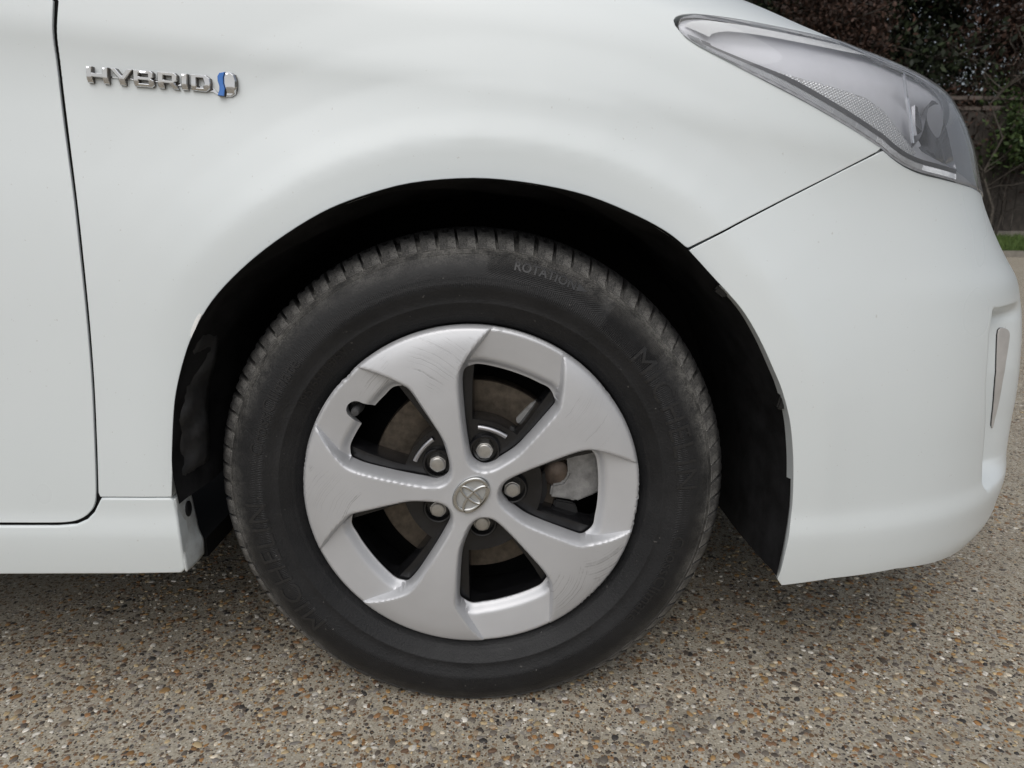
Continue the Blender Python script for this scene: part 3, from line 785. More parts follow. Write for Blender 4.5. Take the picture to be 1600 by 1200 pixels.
SIDE = [(0.1985, 0.016), (0.2035, 0.0095), (0.2065, 0.0030), (0.2095, -0.0005), (0.2125, -0.0038), (0.2140, -0.0060), (0.2160, -0.0066), (0.2166, -0.0072), (0.222, -0.0112), (0.2285, -0.0148), (0.2292, -0.0154), (0.2305, -0.0160), (0.2312, -0.0158), (0.238, -0.0182), (0.2445, -0.0200), (0.2470, -0.0212),
        (0.2515, -0.0214), (0.2535, -0.0212), (0.262, -0.0203), (0.270, -0.0182), (0.278, -0.0145), (0.2836, -0.0108), (0.2842, -0.0111), (0.2855, -0.0102), (0.2860, -0.0093), (0.2885, -0.0068), (0.2895, -0.0048),
        (0.2930, 0.0016), (0.2962, 0.0072), (0.2980, 0.0145), (0.3005, 0.0210), (0.3025, 0.0320), (0.3040, 0.050), (0.3042, 0.085)]
prof = SIDE + [(r, 0.17 - y) for r, y in SIDE[::-1][1:]]
ysw = lambda r: np.interp(r, [p[0] for p in SIDE], [p[1] for p in SIDE])
SEG = 220
def press(P):
    """flatten where the tyre carries the car (P relative to the hub)"""
    P = np.array(P, float); z = P[:, 2] + HZ
    k = np.clip(1 - z / 0.07, 0, 1) * (np.abs(P[:, 0]) < 0.16)
    P[:, 1] += np.where(P[:, 1] < 0.085, -1, 1) * 0.003 * k ** 1.3 * np.clip((0.30 - np.hypot(P[:, 0], P[:, 2])) / 0.03, 0, 1)
    P[:, 2] = np.maximum(P[:, 2], -HZ + GZ0 + 0.0004)
    return P
TV = []
for r, y in prof:
    a = np.linspace(0, 2 * math.pi, SEG, endpoint=False)
    TV.append(np.stack([r * np.cos(a), np.full(SEG, y), r * np.sin(a)], 1))
TV = press(np.concatenate(TV)); npf = len(prof)
TF = [(k * SEG + i, k * SEG + (i + 1) % SEG, (k + 1) * SEG + (i + 1) % SEG, (k + 1) * SEG + i) for k in range(npf - 1) for i in range(SEG)]
tyre = mesh_obj('tyre', TV, TF, M['tyre'], car, sharp=45); tyre.location = HUB + np.array([0, 0.009, 0])
tyre['label'] = 'worn black tyre with dusty shoulder and moulded lettering'
# shoulder and inner tread blocks
def block_verts(profile, a_lo, a_hi, skew, na, notch):
    rows = []
    for q, (r, y, d) in enumerate(profile):
        row = []
        for i in range(na + 1):
            t = i / na; a = a_lo + (a_hi - a_lo) * t + skew * (y - profile[0][1])
            rr = r
            if notch and q >= notch and i in (na // 2, na // 2 + 1): rr = r - 0.0045
            row.append((rr, y, a))
        rows.append(row)
    return rows
def make_block(profile, span, skew, notch, rot):
    na = 7; rows = block_verts(profile, -span / 2, span / 2, skew, na, notch)
    V = []; top = []
    for row in rows:
        for (r, y, a) in row: V.append((r * math.cos(a + rot), y, r * math.sin(a + rot)))
    k = len(V); nr = len(rows); w = na + 1
    for row in rows:
        for (r, y, a) in row: V.append(((r - 0.008) * math.cos(a + rot), y + 0.004, (r - 0.008) * math.sin(a + rot)))
    F = []
    for q in range(nr - 1):
        for i in range(na):
            a_, b_, c_, d_ = q * w + i, q * w + i + 1, (q + 1) * w + i + 1, (q + 1) * w + i
            F.append((a_, b_, c_, d_))
    border = [i for i in range(w)] + [q * w + na for q in range(1, nr)] + [(nr - 1) * w + i for i in range(na - 1, -1, -1)] + [q * w for q in range(nr - 2, 0, -1)]
    for i in range(len(border)):
        a_, b_ = border[i], border[(i + 1) % len(border)]
        F.append((b_, a_, k + a_, k + b_))
    return np.array(V), F
NB = 84; STEP = 2 * math.pi / NB
SH_PROF = [(0.2898, -0.0062, 0), (0.2925, -0.0028, 0), (0.2975, 0.0032, 0), (0.3022, 0.0085, 0), (0.3066, 0.0148, 0), (0.3092, 0.0205, 0), (0.3102, 0.0280, 0), (0.3108, 0.0440, 0)]
IN_PROF = [(0.3106, 0.0480, 0), (0.3110, 0.060, 0), (0.3112, 0.078, 0)]
cache = {}
for kind_, pr, skew, notch, ph0 in (('s', SH_PROF, 0.5, 5, 0.0), ('i', IN_PROF, 2.4, 1, 0.5)):
    for b_ in range(NB):
        rot = (b_ + ph0) * STEP; low = math.sin(rot) < -0.86
        var_ = (b_ * 7 + b_ // 3) % 4; key = (kind_, var_); spn = STEP * ((0.76, 0.82, 0.86, 0.79)[var_])
        if low or key not in cache:
            V, F = make_block(pr, spn, skew * (0.7 + 0.2 * var_), notch, rot if low else 0.0)
            if low: V = press(V)
            o = mesh_obj('tread_block', V, F, M['tread'], tyre, sharp=40)
            if not low:
                cache[key] = o.data; o.rotation_euler = (0, -rot, 0)
        else:
            o = bpy.data.objects.new('tread_block', cache[key]); COL.objects.link(o); o.parent = tyre; o.rotation_euler = (0, -rot, 0)
# moulded lettering
def text_geom(s, size, bold=0.0, spacing=1.0):
    cu = bpy.data.curves.new('txt', 'FONT'); cu.body = s; cu.size = size; cu.extrude = 0.0005; cu.offset = bold; cu.resolution_u = 3; cu.space_character = spacing
    ob = bpy.data.objects.new('txt', cu); COL.objects.link(ob)
    dg = bpy.context.evaluated_depsgraph_get(); dg.update()
    me = ob.evaluated_get(dg).to_mesh()
    bm = bmesh.new(); bm.from_mesh(me); ob.evaluated_get(dg).to_mesh_clear()
    bmesh.ops.triangulate(bm, faces=bm.faces[:])
    for _ in range(4):
        le = [e for e in bm.edges if e.calc_length() > 0.0045]
        if not le: break
        bmesh.ops.subdivide_edges(bm, edges=le, cuts=1, use_grid_fill=False)
        bmesh.ops.triangulate(bm, faces=bm.faces[:])
    bm.verts.ensure_lookup_table(); bm.verts.index_update()
    V = np.array([v.co[:] for v in bm.verts]); F = [tuple(v.index for v in f.verts) for f in bm.faces]; bm.free()
    bpy.data.objects.remove(ob); bpy.data.curves.remove(cu)
    return V, F
def sidewall_text(s, size, R, deg, bold=0.0, name='sidewall_lettering', spacing=1.0, raise_=0.0008):
    V, F = text_geom(s, size, bold, spacing)
    V[:, 0] -= V[:, 0].min(); 
    # split long straight edges a little by bending per vertex
    a = math.radians(deg) - V[:, 0] / R
    rad = R + V[:, 1]
    y = ysw(rad) - raise_ * (V[:, 2] > 0) + 0.0006 * (V[:, 2] <= 0)
    P = np.stack([rad * np.cos(a), y, rad * np.sin(a)], 1)
    o = mesh_obj(name, P, F, M['letter'], tyre, smooth=False)
    return o
hub_px = project(HUB[None])[0]
def ang_of(px, y=-0.015):
    p = at_y([px], y)[0] - HUB; return math.degrees(math.atan2(p[2], p[0])), math.hypot(p[0], p[2])
a0, r0 = ang_of((800, 440)); sidewall_text('ROTATION', 0.0135, 0.2715, a0, 0.0003, spacing=1.05)
# arrow after the word
a1, r1 = ang_of((893, 470))
av = [(0.2715, a1), (0.2805, a1), (0.276, a1 - 2.6)]
AV = []
for rr, dg_ in av:
    AV.append((rr * math.cos(math.radians(dg_)), ysw(rr) - 0.0007, rr * math.sin(math.radians(dg_))))
for rr, dg_ in av:
    AV.append((rr * math.cos(math.radians(dg_)), ysw(rr) + 0.001, rr * math.sin(math.radians(dg_))))
mesh_obj('rotation_arrow', AV, [(0, 1, 2), (0, 3, 4, 1), (1, 4, 5, 2), (2, 5, 3, 0)], M['letter'], tyre, smooth=False)
a0, r0 = ang_of((988, 560)); sidewall_text('MICHELIN', 0.036, 0.2445, a0, 0.0, spacing=1.12, raise_=0.0008)
a0, r0 = ang_of((1050, 838)); sidewall_text('CrossClimate', 0.0215, 0.249, a0, 0.0, spacing=1.05, raise_=0.0008)
a0, r0 = ang_of((988, 560)); sidewall_text('MICHELIN', 0.036, 0.2445, a0 + 180, 0.0, spacing=1.12, raise_=0.0008)
a0, r0 = ang_of((1050, 838)); sidewall_text('CrossClimate', 0.0215, 0.249, a0 + 180, 0.0, spacing=1.05, raise_=0.0008)
a0, r0 = ang_of((478, 640)); sidewall_text('195/65R15', 0.0135, 0.2205, a0, 0.0, spacing=1.12)
a0, r0 = ang_of((524, 578)); sidewall_text('95V', 0.0135, 0.2205, a0, 0.0, spacing=1.12)

# ================================================================== WHEEL (black alloy) and silver cover
RC = 0.2032
def wpx(lst, y=0.004):
    p = at_y(lst, y) - HUB; return p[:, [0, 2]]
# window between two spokes, outline measured on the upper window
A_ext = wpx([(770, 514), (757, 530), (744.4, 546.3), (733, 563)], 0.001)                      # spoke edge from the rim down to the window corner
A_edge = wpx([(724.5, 580), (722.4, 600), (724.5, 633), (728, 667.7), (733, 700.2), (737, 713.5)])
NOTCH = wpx([(743, 721), (751, 725.5), (759.2, 726.5), (769, 724)])
B_edge = wpx([(780.8, 718), (804.7, 702.5), (825, 682), (848, 656), (866.3, 634.5)])
B_ext = wpx([(870.5, 622), (874.5, 597), (876.6, 570), (877, 551.9)], 0.001)
ARC = wpx([(866.8, 624), (858.8, 608), (842, 599), (825, 590.8), (796.9, 580.5), (768.8, 573), (745, 569.5), (731, 573.5)], 0.010)
rimA = A_ext[0] / np.linalg.norm(A_ext[0]) * RC; rimB = B_ext[-1] / np.linalg.norm(B_ext[-1]) * RC
valley = smooth_line(np.concatenate([[rimA], A_ext[1:], A_edge, NOTCH, B_edge, B_ext[:-1], [rimB]]), 0.003, False, 6)
window = smooth_line(np.concatenate([A_edge, NOTCH, B_edge, ARC]), 0.003, True, 6)
def rot2(P, k, n=5):
    a = -2 * math.pi * k / n; c, s = math.cos(a), math.sin(a)
    P = np.asarray(P); return np.stack([P[:, 0] * c - P[:, 1] * s, P[:, 0] * s + P[:, 1] * c], 1)
# the window with the valve slot is the one to the left of the upper spoke (k = -1)
vc = wpx([(556, 641)], 0.004)[0]; vdir = vc / np.linalg.norm(vc); vper = np.array([-vdir[1], vdir[0]]); vw = 0.0112
arc5 = rot2(smooth_line(ARC, 0.002, False, 6), -1); t5 = arc5 @ vper
slot = [vc - vdir * 0.012 + vper * vw * sg for sg in (0,)]
half = [vc + vdir * vw * math.cos(a) + vper * vw * math.sin(a) for a in np.linspace(-math.pi / 2, math.pi / 2, 15)]
if t5[0] > t5[-1]: half = half[::-1]; before = arc5[t5 > vw + 0.002]; after = arc5[t5 < -vw - 0.002]
else: before = arc5[t5 < -vw - 0.002]; after = arc5[t5 > vw + 0.002]
win_valve = densify(np.concatenate([smooth_line(rot2(np.concatenate([A_edge, NOTCH, B_edge]), -1), 0.003, False, 6), before, half, after]), 0.003)
wins = [window if k == 0 else rot2(window, k) for k in range(5)]
wins[4] = win_valve
valleys = [rot2(valley, k) for k in range(5)]
# star outline: rim arcs between consecutive valleys
star = []
for k in range(5):
    v = valleys[k]; nxt = valleys[(k + 1) % 5]
    star += list(v)
    a0_ = math.atan2(v[-1][1], v[-1][0]); a1_ = math.atan2(nxt[0][1], nxt[0][0])
    while a1_ > a0_: a1_ -= 2 * math.pi
    for t in np.linspace(0, 1, 22)[1:-1]:
        a = a0_ + (a1_ - a0_) * t; star.append((RC * math.cos(a), RC * math.sin(a)))
star = np.array(star)
circ = np.array([(RC * math.cos(a), RC * math.sin(a)) for a in np.linspace(0, 2 * math.pi, 420, endpoint=False)])
lines = [v[(np.hypot(*v.T) > 0.168) & (np.hypot(*v.T) < RC - 0.001)] for v in valleys]
# keep only the runs outside the windows
segs = []
for k in range(5):
    v = valleys[k]; r_ = np.hypot(*v.T)
    n_ = len(v); half = n_ // 2
    for part in (v[:half], v[half:]):
        rr = np.hypot(*part.T)
        d_ = dist_poly(part, wins[k]); m_ = (d_ > 0.0016) & (rr < RC - 0.0015) & ~inside(part, wins[k])
        if m_.sum() > 2: segs.append(part[m_])
V, F, LP = cdt(circ, wins, 0.0021, lines=segs)
rr = np.hypot(*V.T)
allv = np.concatenate(valleys)
dS = np.full(len(V), 9.0)
for v in valleys: dS = np.minimum(dS, dist_poly(V, v, False))
ins = inside(V, star)
# points right on the outline count as outside
sd = np.where(ins, dS, -dS)
dW = np.full(len(V), 9.0)
for w in wins: dW = np.minimum(dW, dist_poly(V, w))
y_sp = hermite([0, 0.03, 0.07, 0.12, 0.165, 0.19, 0.2032], [-0.0085, -0.0085, -0.0095, -0.0105, -0.0085, -0.0050, -0.0010])(rr)
# recess: follows the rim, sinks towards the window, with a rounded ridge before it turns in
arcs = [rot2(smooth_line(ARC, 0.003, False, 6), k) for k in range(5)]
dA = np.full(len(V), 9.0)
for k_, a in enumerate(arcs): dA = np.minimum(dA, dist_poly(V, a, False))
y_rec = np.interp(np.clip((RC - rr) / 0.040, 0, 1), [0, 0.25, 0.6, 1.0], [0.0, 0.0014, 0.0034, 0.0060]) + 0.0085 * (1 - sstep(0.0, 0.0125, dA)) ** 1.5
bev = np.interp(rr, [0.05, 0.09, 0.15, 0.19, 0.203], [0.0068, 0.0060, 0.0066, 0.0055, 0.002])
tt = np.clip(sd / bev, 0, 1)
prof_b = np.where(sd <= 0.0, 0.0, 1 - (1 - tt) ** 2.0)
# at windows the spoke edge starts lower, at the crease it starts on the recess
edge_y = np.minimum(y_rec, 0.0052)
Yc = edge_y * (1 - prof_b) + y_sp * prof_b
Yc = np.where(sd <= 0.0, y_rec, Yc)
# rounded outer rim
ro = np.clip((rr - (RC - 0.0045)) / 0.0045, 0, 1); Yc = Yc + 0.0042 * ro ** 2
# kerb rash chips on the outer edge
angv = np.degrees(np.arctan2(V[:, 1], V[:, 0]))
def chips(a):
    return (np.exp(-((a + 5) / 9) ** 2) + np.exp(-((a + 42) / 7) ** 2) * 0.8 + np.exp(-((a - 135) / 3) ** 2) * 1.6 + np.exp(-((a - 172) / 6) ** 2) * 0.5 + np.exp(-((a - 37) / 5) ** 2) * 0.4)
nz = np.abs(np.sin(angv * 2.13) + np.sin(angv * 5.7 + 1) * 0.7 + np.sin(angv * 11.9 + 2) * 0.5) / 2.2
sc_ = 1 - chips(angv) * nz * 0.016 * np.clip((rr - 0.194) / 0.009, 0, 1)
VX = V * sc_[:, None]
P3 = np.stack([VX[:, 0], Yc, VX[:, 1]], 1)
verts = list(P3); faces = [tuple(f) for f in F]
for li, lp in enumerate(LP):
    lp = list(lp); k = len(lp); base = len(verts); p = P3[lp]
    if li == 0:
        verts += list(np.stack([p[:, 0] * 0.997, p[:, 1] + 0.012, p[:, 2] * 0.997], 1))
    else:
        c = p.mean(0); verts += list(np.stack([p[:, 0] * 1.0 + (p[:, 0] - c[0]) * 0.012, p[:, 1] * 0 + 0.0175, p[:, 2] + (p[:, 2] - c[2]) * 0.012], 1))
    ccw = area2(P3[lp][:, [0, 2]]) > 0
    for i in range(k):
        j = (i + 1) % k
        q = (lp[j], lp[i], base + i, base + j)
        if li > 0 and ccw or li == 0 and not ccw: q = q[::-1]
        faces.append(q)
def cover_mat():
    m, nt, b = new_mat('silver_cover_paint')
    tc = nt.nodes.new('ShaderNodeTexCoord'); tc.name = 'TC'
    n1 = noise(nt, 9, 4); n2 = noise(nt, 900, 2)
    base = mix(nt, ramp(nt, n1.outputs[0], [(0.3, 0.0), (0.7, 1.0)]).outputs[0], (0.515, 0.522, 0.540), (0.560, 0.567, 0.585))
    # scuffs: long thin curved scratches, in patches
    tot = None
    for (cx, cz_s, freq, loc, rad, thr, seed) in ((-0.10, 0.05, 210, (-0.035, 0.165), 0.060, 0.020, 0.3), (0.03, 0.02, 260, (-0.115, 0.140), 0.042, 0.022, 5.3), (-0.08, -0.06, 190, (-0.165, 0.0), 0.060, 0.018, 9.1),
                                          (0.05, 0.16, 180, (0.140, 0.095), 0.065, 0.016, 2.7), (0.06, -0.09, 240, (0.120, -0.125), 0.055, 0.030, 7.7), (-0.05, 0.11, 300, (0.005, 0.155), 0.045, 0.022, 3.3), (0.13, -0.02, 260, (0.165, -0.09), 0.045, 0.025, 12.0)):
        vd = nt.nodes.new('ShaderNodeVectorMath'); vd.operation = 'DISTANCE'; nt.links.new(tc.outputs['Object'], vd.inputs[0]); vd.inputs[1].default_value = (cx, -0.006, cz_s)
        wob = noise(nt, 30, 3)
        n = nt.nodes.new('ShaderNodeTexNoise'); n.noise_dimensions = '2D'; n.inputs['Scale'].default_value = 1.0; n.inputs['Detail'].default_value = 2.0
        cmb = nt.nodes.new('ShaderNodeCombineXYZ')
        nt.links.new(math_n(nt, 'ADD', math_n(nt, 'MULTIPLY', vd.outputs['Value'], freq), math_n(nt, 'MULTIPLY', wob.outputs[0], 1.6)), cmb.inputs[0]); cmb.inputs[1].default_value = seed
        nt.links.new(cmb.outputs[0], n.inputs['Vector'])
        line = ramp(nt, math_n(nt, 'ABSOLUTE', math_n(nt, 'SUBTRACT', n.outputs[0], 0.5)), [(0.0, 1.0), (thr, 0.0)])
        vm = nt.nodes.new('ShaderNodeVectorMath'); vm.operation = 'DISTANCE'; nt.links.new(tc.outputs['Object'], vm.inputs[0]); vm.inputs[1].default_value = (loc[0], -0.006, loc[1])
        dn = math_n(nt, 'ADD', vm.outputs['Value'], math_n(nt, 'MULTIPLY', math_n(nt, 'SUBTRACT', noise(nt, 70, 5, 0.7).outputs[0], 0.5), 0.10))
        msk = ramp(nt, dn, [(rad * 0.30, 1.0), (rad * 0.62, 0.0)])
        s_ = math_n(nt, 'MULTIPLY', line.outputs[0], msk.outputs[0])
        tot = s_ if tot is None else math_n(nt, 'MAXIMUM', tot, s_)
    base = mix(nt, math_n(nt, 'MULTIPLY', tot, 0.6), base, (0.17, 0.17, 0.175))
    # rubbed outer edge
    sep = nt.nodes.new('ShaderNodeSeparateXYZ'); nt.links.new(tc.outputs['Object'], sep.inputs[0]); x, y, z = sep.outputs
    rad = math_n(nt, 'SQRT', math_n(nt, 'ADD', math_n(nt, 'MULTIPLY', x, x), math_n(nt, 'MULTIPLY', z, z)))
    ed = ramp(nt, math_n(nt, 'ADD', rad, math_n(nt, 'MULTIPLY', math_n(nt, 'SUBTRACT', noise(nt, 60, 6, 0.8).outputs[0], 0.5), 0.022)), [(0.2015, 0.0), (0.2045, 1.0)])
    base = mix(nt, math_n(nt, 'MULTIPLY', ed.outputs[0], 0.55), base, (0.60, 0.60, 0.60))
    nt.links.new(base, b.inputs['Base Color'])
    b.inputs['Metallic'].default_value = 0.45
    rg = ramp(nt, n1.outputs[0], [(0.3, 0.39), (0.7, 0.46)]); nt.links.new(rg.outputs[0], b.inputs['Roughness'])
    hh = math_n(nt, 'SUBTRACT', math_n(nt, 'MULTIPLY', n2.outputs[0], 0.15), math_n(nt, 'ADD', math_n(nt, 'MULTIPLY', tot, 0.6), math_n(nt, 'MULTIPLY', ed.outputs[0], 0.3)))
    bump(nt, b, hh, 0.35, 0.0005)
    return m
M['cover'] = cover_mat()
cover = mesh_obj('wheel_cover', verts, faces, M['cover'], car, sharp=32); cover.location = HUB
cover['label'] = 'scuffed silver five-spoke wheel cover with kerb rash'

# black alloy behind the cover
wheel = None
holes = []
for k in range(5):
    W = rot2(window, k); c = W.mean(0)
    r_ = np.hypot(*W.T); a_ = np.arctan2(W[:, 1], W[:, 0]); ca = math.atan2(c[1], c[0])
    da = (a_ - ca + math.pi) % (2 * math.pi) - math.pi
    # narrower than the window on its sides, closed round the nut, wide open at the rim
    r2 = np.clip(r_, 0.086, None); r2 = np.where(r_ > 0.145, r_ + 0.012, r2)
    da2 = da * 0.80
    H = np.stack([r2 * np.cos(ca + da2), r2 * np.sin(ca + da2)], 1)
    holes.append(densify(smooth_line(H[::3], 0.004, True, 3), 0.006))
rimc = np.array([(0.193 * math.cos(a), 0.193 * math.sin(a)) for a in np.linspace(0, 2 * math.pi, 160, endpoint=False)])
V, F, LP = cdt(rimc, holes, 0.006)
r_ = np.hypot(*V.T)
P3 = np.stack([V[:, 0], np.interp(r_, [0, 0.035, 0.04, 0.075, 0.10, 0.15, 0.193], [0.016, 0.016, 0.021, 0.0215, 0.0195, 0.0205, 0.024]), V[:, 1]], 1)
verts = list(P3); faces = [tuple(f) for f in F]
for li, lp in enumerate(LP):
    lp = list(lp); k = len(lp); p = P3[lp]; ccw = area2(p[:, [0, 2]]) > 0
    for off_, sc2 in (((0.0015, 0.015),) if li else ((0.002, 0.0),)):
        base = len(verts); c = p.mean(0)
        verts += list(np.stack([p[:, 0] - (p[:, 0] - c[0]) * sc2, p[:, 1] + off_, p[:, 2] - (p[:, 2] - c[2]) * sc2], 1))
        base2 = len(verts)
        verts += list(np.stack([p[:, 0] - (p[:, 0] - c[0]) * sc2 * 2, p[:, 1] + 0.034, p[:, 2] - (p[:, 2] - c[2]) * sc2 * 2], 1))
        for i in range(k):
            j = (i + 1) % k
            for (s0, s1) in (((lambda n: lp[n]), (lambda n: base + n)), ((lambda n: base + n), (lambda n: base2 + n))):
                q = (s0(j), s0(i), s1(i), s1(j))
                if (li > 0 and ccw) or (li == 0 and not ccw): q = q[::-1]
                faces.append(q)
wheel = mesh_obj('wheel', verts, faces, M['alloy_black'], car, sharp=38); wheel.location = HUB
wheel['label'] = 'gloss black alloy wheel behind the silver cover'
lathe('rim_barrel', [(0.197, 0.010), (0.196, 0.022), (0.190, 0.030), (0.182, 0.05), (0.178, 0.09), (0.176, 0.14), (0.182, 0.165)], M['alloy_black'], wheel, (0, 0, 0), (0, 1, 0), seg=96)
# nuts
nut_px = [(757, 706), (683.5, 727), (684, 798), (753, 820), (800.5, 767)]
def nut_mesh():
    V = []; F = []; rings = []
    def ring(r, y, n=24, hexk=0.0):
        s = len(V)
        for i in range(n):
            a = 2 * math.pi * i / n
            hexr = r * (math.cos(math.pi / 6) / math.cos((a % (math.pi / 3)) - math.pi / 6)); rr_ = r * (1 - hexk) + hexr * hexk
            V.append((rr_ * math.cos(a), y, rr_ * math.sin(a)))
        rings.append((s, n))
    ring(0.0125, 0.026); ring(0.0125, 0.013); ring(0.0116, 0.0118); ring(0.0112, 0.0115, hexk=1.0); ring(0.0112, 0.0030, hexk=1.0); ring(0.0100, 0.0012, hexk=0.3)
    ring(0.0089, 0.0010); ring(0.0086, -0.0012); ring(0.0075, -0.0022); ring(0.004, -0.0027)
    for (s, n), (t, _) in zip(rings[:-1], rings[1:]):
        for i in range(n):
            j = (i + 1) % n; F.append((s + i, s + j, t + j, t + i))
    V.append((0, -0.0028, 0)); s, n = rings[-1]
    for i in range(n): F.append((s + i, s + (i + 1) % n, len(V) - 1))
    return V, F
nd = None
for i, px in enumerate(nut_px):
    p = at_y([px], 0.008)[0] - HUB
    if nd is None:
        Vn, Fn = nut_mesh(); o = mesh_obj('wheel_nut', Vn, Fn, M['nut'], wheel, sharp=30); nd = o.data
    else:
        o = bpy.data.objects.new('wheel_nut', nd); COL.objects.link(o); o.parent = wheel
    o.location = (p[0], 0.0108, p[2]); o.rotation_euler = (0, i * 1.7, 0)
    lathe('nut_cup', [(0.0150, 0.020), (0.0158, 0.0130), (0.0175, 0.0125), (0.0190, 0.0150), (0.0195, 0.024)], M['alloy_black'], wheel, (p[0], 0, p[2]), (0, 1, 0), seg=28)
    # pale machined lip on the wheel just outside the nut
    a_n = math.atan2(p[2], p[0]); V = []; F = []
    if i in (0, 1):
        seg = 12
        for q in range(seg + 1):
            a = a_n + math.radians(-15 + 27 * q / seg)
            for rq, yq in ((0.0740, 0.0185), (0.0748, 0.0165), (0.0790, 0.0165), (0.0798, 0.0190)):
                V.append((rq * math.cos(a), yq, rq * math.sin(a)))
        for q in range(seg):
            for w_ in range(3): F.append((q * 4 + w_, q * 4 + w_ + 1, (q + 1) * 4 + w_ + 1, (q + 1) * 4 + w_))
        mesh_obj('machined_lip', V, F, M['steel_edge'], wheel)
# valve
vp = at_y([(557, 641)], 0.012)[0] - HUB
lathe('valve_stem', [(0.0001, 0.003), (0.0042, 0.0035), (0.0052, 0.005), (0.0052, 0.018), (0.0062, 0.020), (0.0062, 0.032)], M['valve'], wheel, (vp[0], 0, vp[2]), (0, 1, 0), seg=20)
# oval emblem
ec = at_y([(736, 773)], -0.0105)[0] - HUB
ea = math.radians(48)
e1 = np.array([math.cos(ea), 0, math.sin(ea)]); e2 = np.array([math.sin(ea), 0, -math.cos(ea)])
SA, SB = 0.0238, 0.0172
def epos(u, v, y): return ec + e1 * u * SA + e2 * v * SA + np.array([0, y, 0])
def oval_base():
    V = []; F = []; n = 56
    for s, y in ((1.12, 0.006), (1.12, 0.0012), (1.09, 0.0004), (1.04, 0.0012), (1.0, 0.0014), (0.5, 0.0004), (0.02, 0.0002)):
        for i in range(n):
            a = 2 * math.pi * i / n; V.append(epos(math.cos(a) * s, math.sin(a) * s * SB / SA, y))
    for k in range(6):
        for i in range(n):
            j = (i + 1) % n; F.append((k * n + i, k * n + j, (k + 1) * n + j, (k + 1) * n + i))
    return V, F
Vb, Fb = oval_base()
emb = mesh_obj('wheel_emblem', Vb, Fb, M['emblem_back'], cover, sharp=40)
emb['label'] = 'oval chrome emblem of interlocking ellipses on the hub'
def oval_ring(cu, cv, au, av, w, y0=-0.0004, hgt=0.0022, n=64):
    V = []; F = []
    secs = ((-w, 0.0006), (-w * 0.85, -hgt * 0.75), (-w * 0.3, -hgt), (w * 0.3, -hgt), (w * 0.85, -hgt * 0.75), (w, 0.0006))
    for d, y in secs:
        for i in range(n):
            a = 2 * math.pi * i / n; V.append(epos(cu + math.cos(a) * (au + d), cv + math.sin(a) * (av + d), y0 + y))
    for k in range(5):
        for i in range(n):
            j = (i + 1) % n; F.append((k * n + i, k * n + j, (k + 1) * n + j, (k + 1) * n + i))
    return V, F
allV = []; allF = []
for args in ((0, 0, 0.95, 0.95 * SB / SA, 0.095), (0, 0.33, 0.86, 0.36, 0.080), (0, 0.0, 0.215, 0.645, 0.080)):
    v_, f_ = oval_ring(*args); s = len(allV); allV += v_; allF += [tuple(s + i for i in f) for f in f_]
em2 = mesh_obj('emblem_rings', allV, allF, M['emblem_chrome'], cover, sharp=50)

# brake disc, hub, caliper
disc = lathe('brake_disc', [(0.070, 0.066), (0.0705, 0.058), (0.074, 0.056), (0.112, 0.056), (0.1262, 0.0562), (0.1275, 0.058), (0.1275, 0.078), (0.07, 0.078)], M['disc'], car, HUB, (0, 1, 0), seg=90)
lathe('disc_hat', [(0.0, 0.030), (0.066, 0.030), (0.071, 0.034), (0.072, 0.060)], M['black_plastic'], disc, HUB, (0, 1, 0), seg=60)
lathe('back_plate', [(0.0, 0.10), (0.14, 0.10), (0.15, 0.105), (0.178, 0.12)], M['dark'], disc, HUB, (0, 1, 0), seg=60)
def extrude_px(name, pts, y0, y1, mat, parent, bev=0.002):
    A = at_y(pts, y0)
    if area2(A[:, [0, 2]]) < 0: A = A[::-1]
    bm = bmesh.new(); vs_ = [bm.verts.new(p) for p in A]; f = bm.faces.new(vs_)
    r = bmesh.ops.extrude_face_region(bm, geom=[f]); up_ = [g for g in r['geom'] if isinstance(g, bmesh.types.BMVert)]
    bmesh.ops.translate(bm, vec=(0, y1 - y0, 0), verts=up_)
    bmesh.ops.bevel(bm, geom=bm.edges[:], offset=bev, segments=2, affect='EDGES', clamp_overlap=True)
    bmesh.ops.recalc_face_normals(bm, faces=bm.faces)
    me = bpy.data.meshes.new(name); bm.to_mesh(me); bm.free(); me.materials.append(mat)
    o = bpy.data.objects.new(name, me); COL.objects.link(o); o.parent = parent
    return o
cz = lambda l: [(740 + a / 5.3333, 660 + b / 5.3333) for a, b in l]
cal = extrude_px('brake_caliper', cz([(770, 200), (1010, 180), (1080, 330), (1070, 560), (1010, 600), (850, 662), (820, 648), (632, 620), (650, 520), (745, 500), (790, 430)]), 0.040, 0.085, M['caliper'], car, 0.003)
cal['label'] = 'grey aluminium brake caliper seen between the spokes'
pcn = at_y([cz([(690, 430)])[0]], 0.045)[0]
lathe('caliper_piston', [(0.0001, -0.004), (0.010, -0.003), (0.0165, 0.002), (0.0185, 0.010), (0.0185, 0.03)], M['caliper_rust'], cal, pcn, (0, 1, 0), seg=32)
extrude_px('caliper_bracket', cz([(560, 420), (610, 400), (612, 600), (570, 700), (500, 700), (540, 560)]), 0.044, 0.06, M['black_plastic'], cal, 0.002)
extrude_px('pad_spring', cz([(840, 670), (870, 740), (860, 800), (720, 770), (660, 700), (680, 640)]), 0.047, 0.06, M['black_plastic'], cal, 0.002)
extrude_px('caliper_slide', [(806, 655), (828, 632), (838, 626), (850, 626), (838, 640), (818, 660), (808, 662)], 0.050, 0.058, M['caliper'], cal, 0.001)

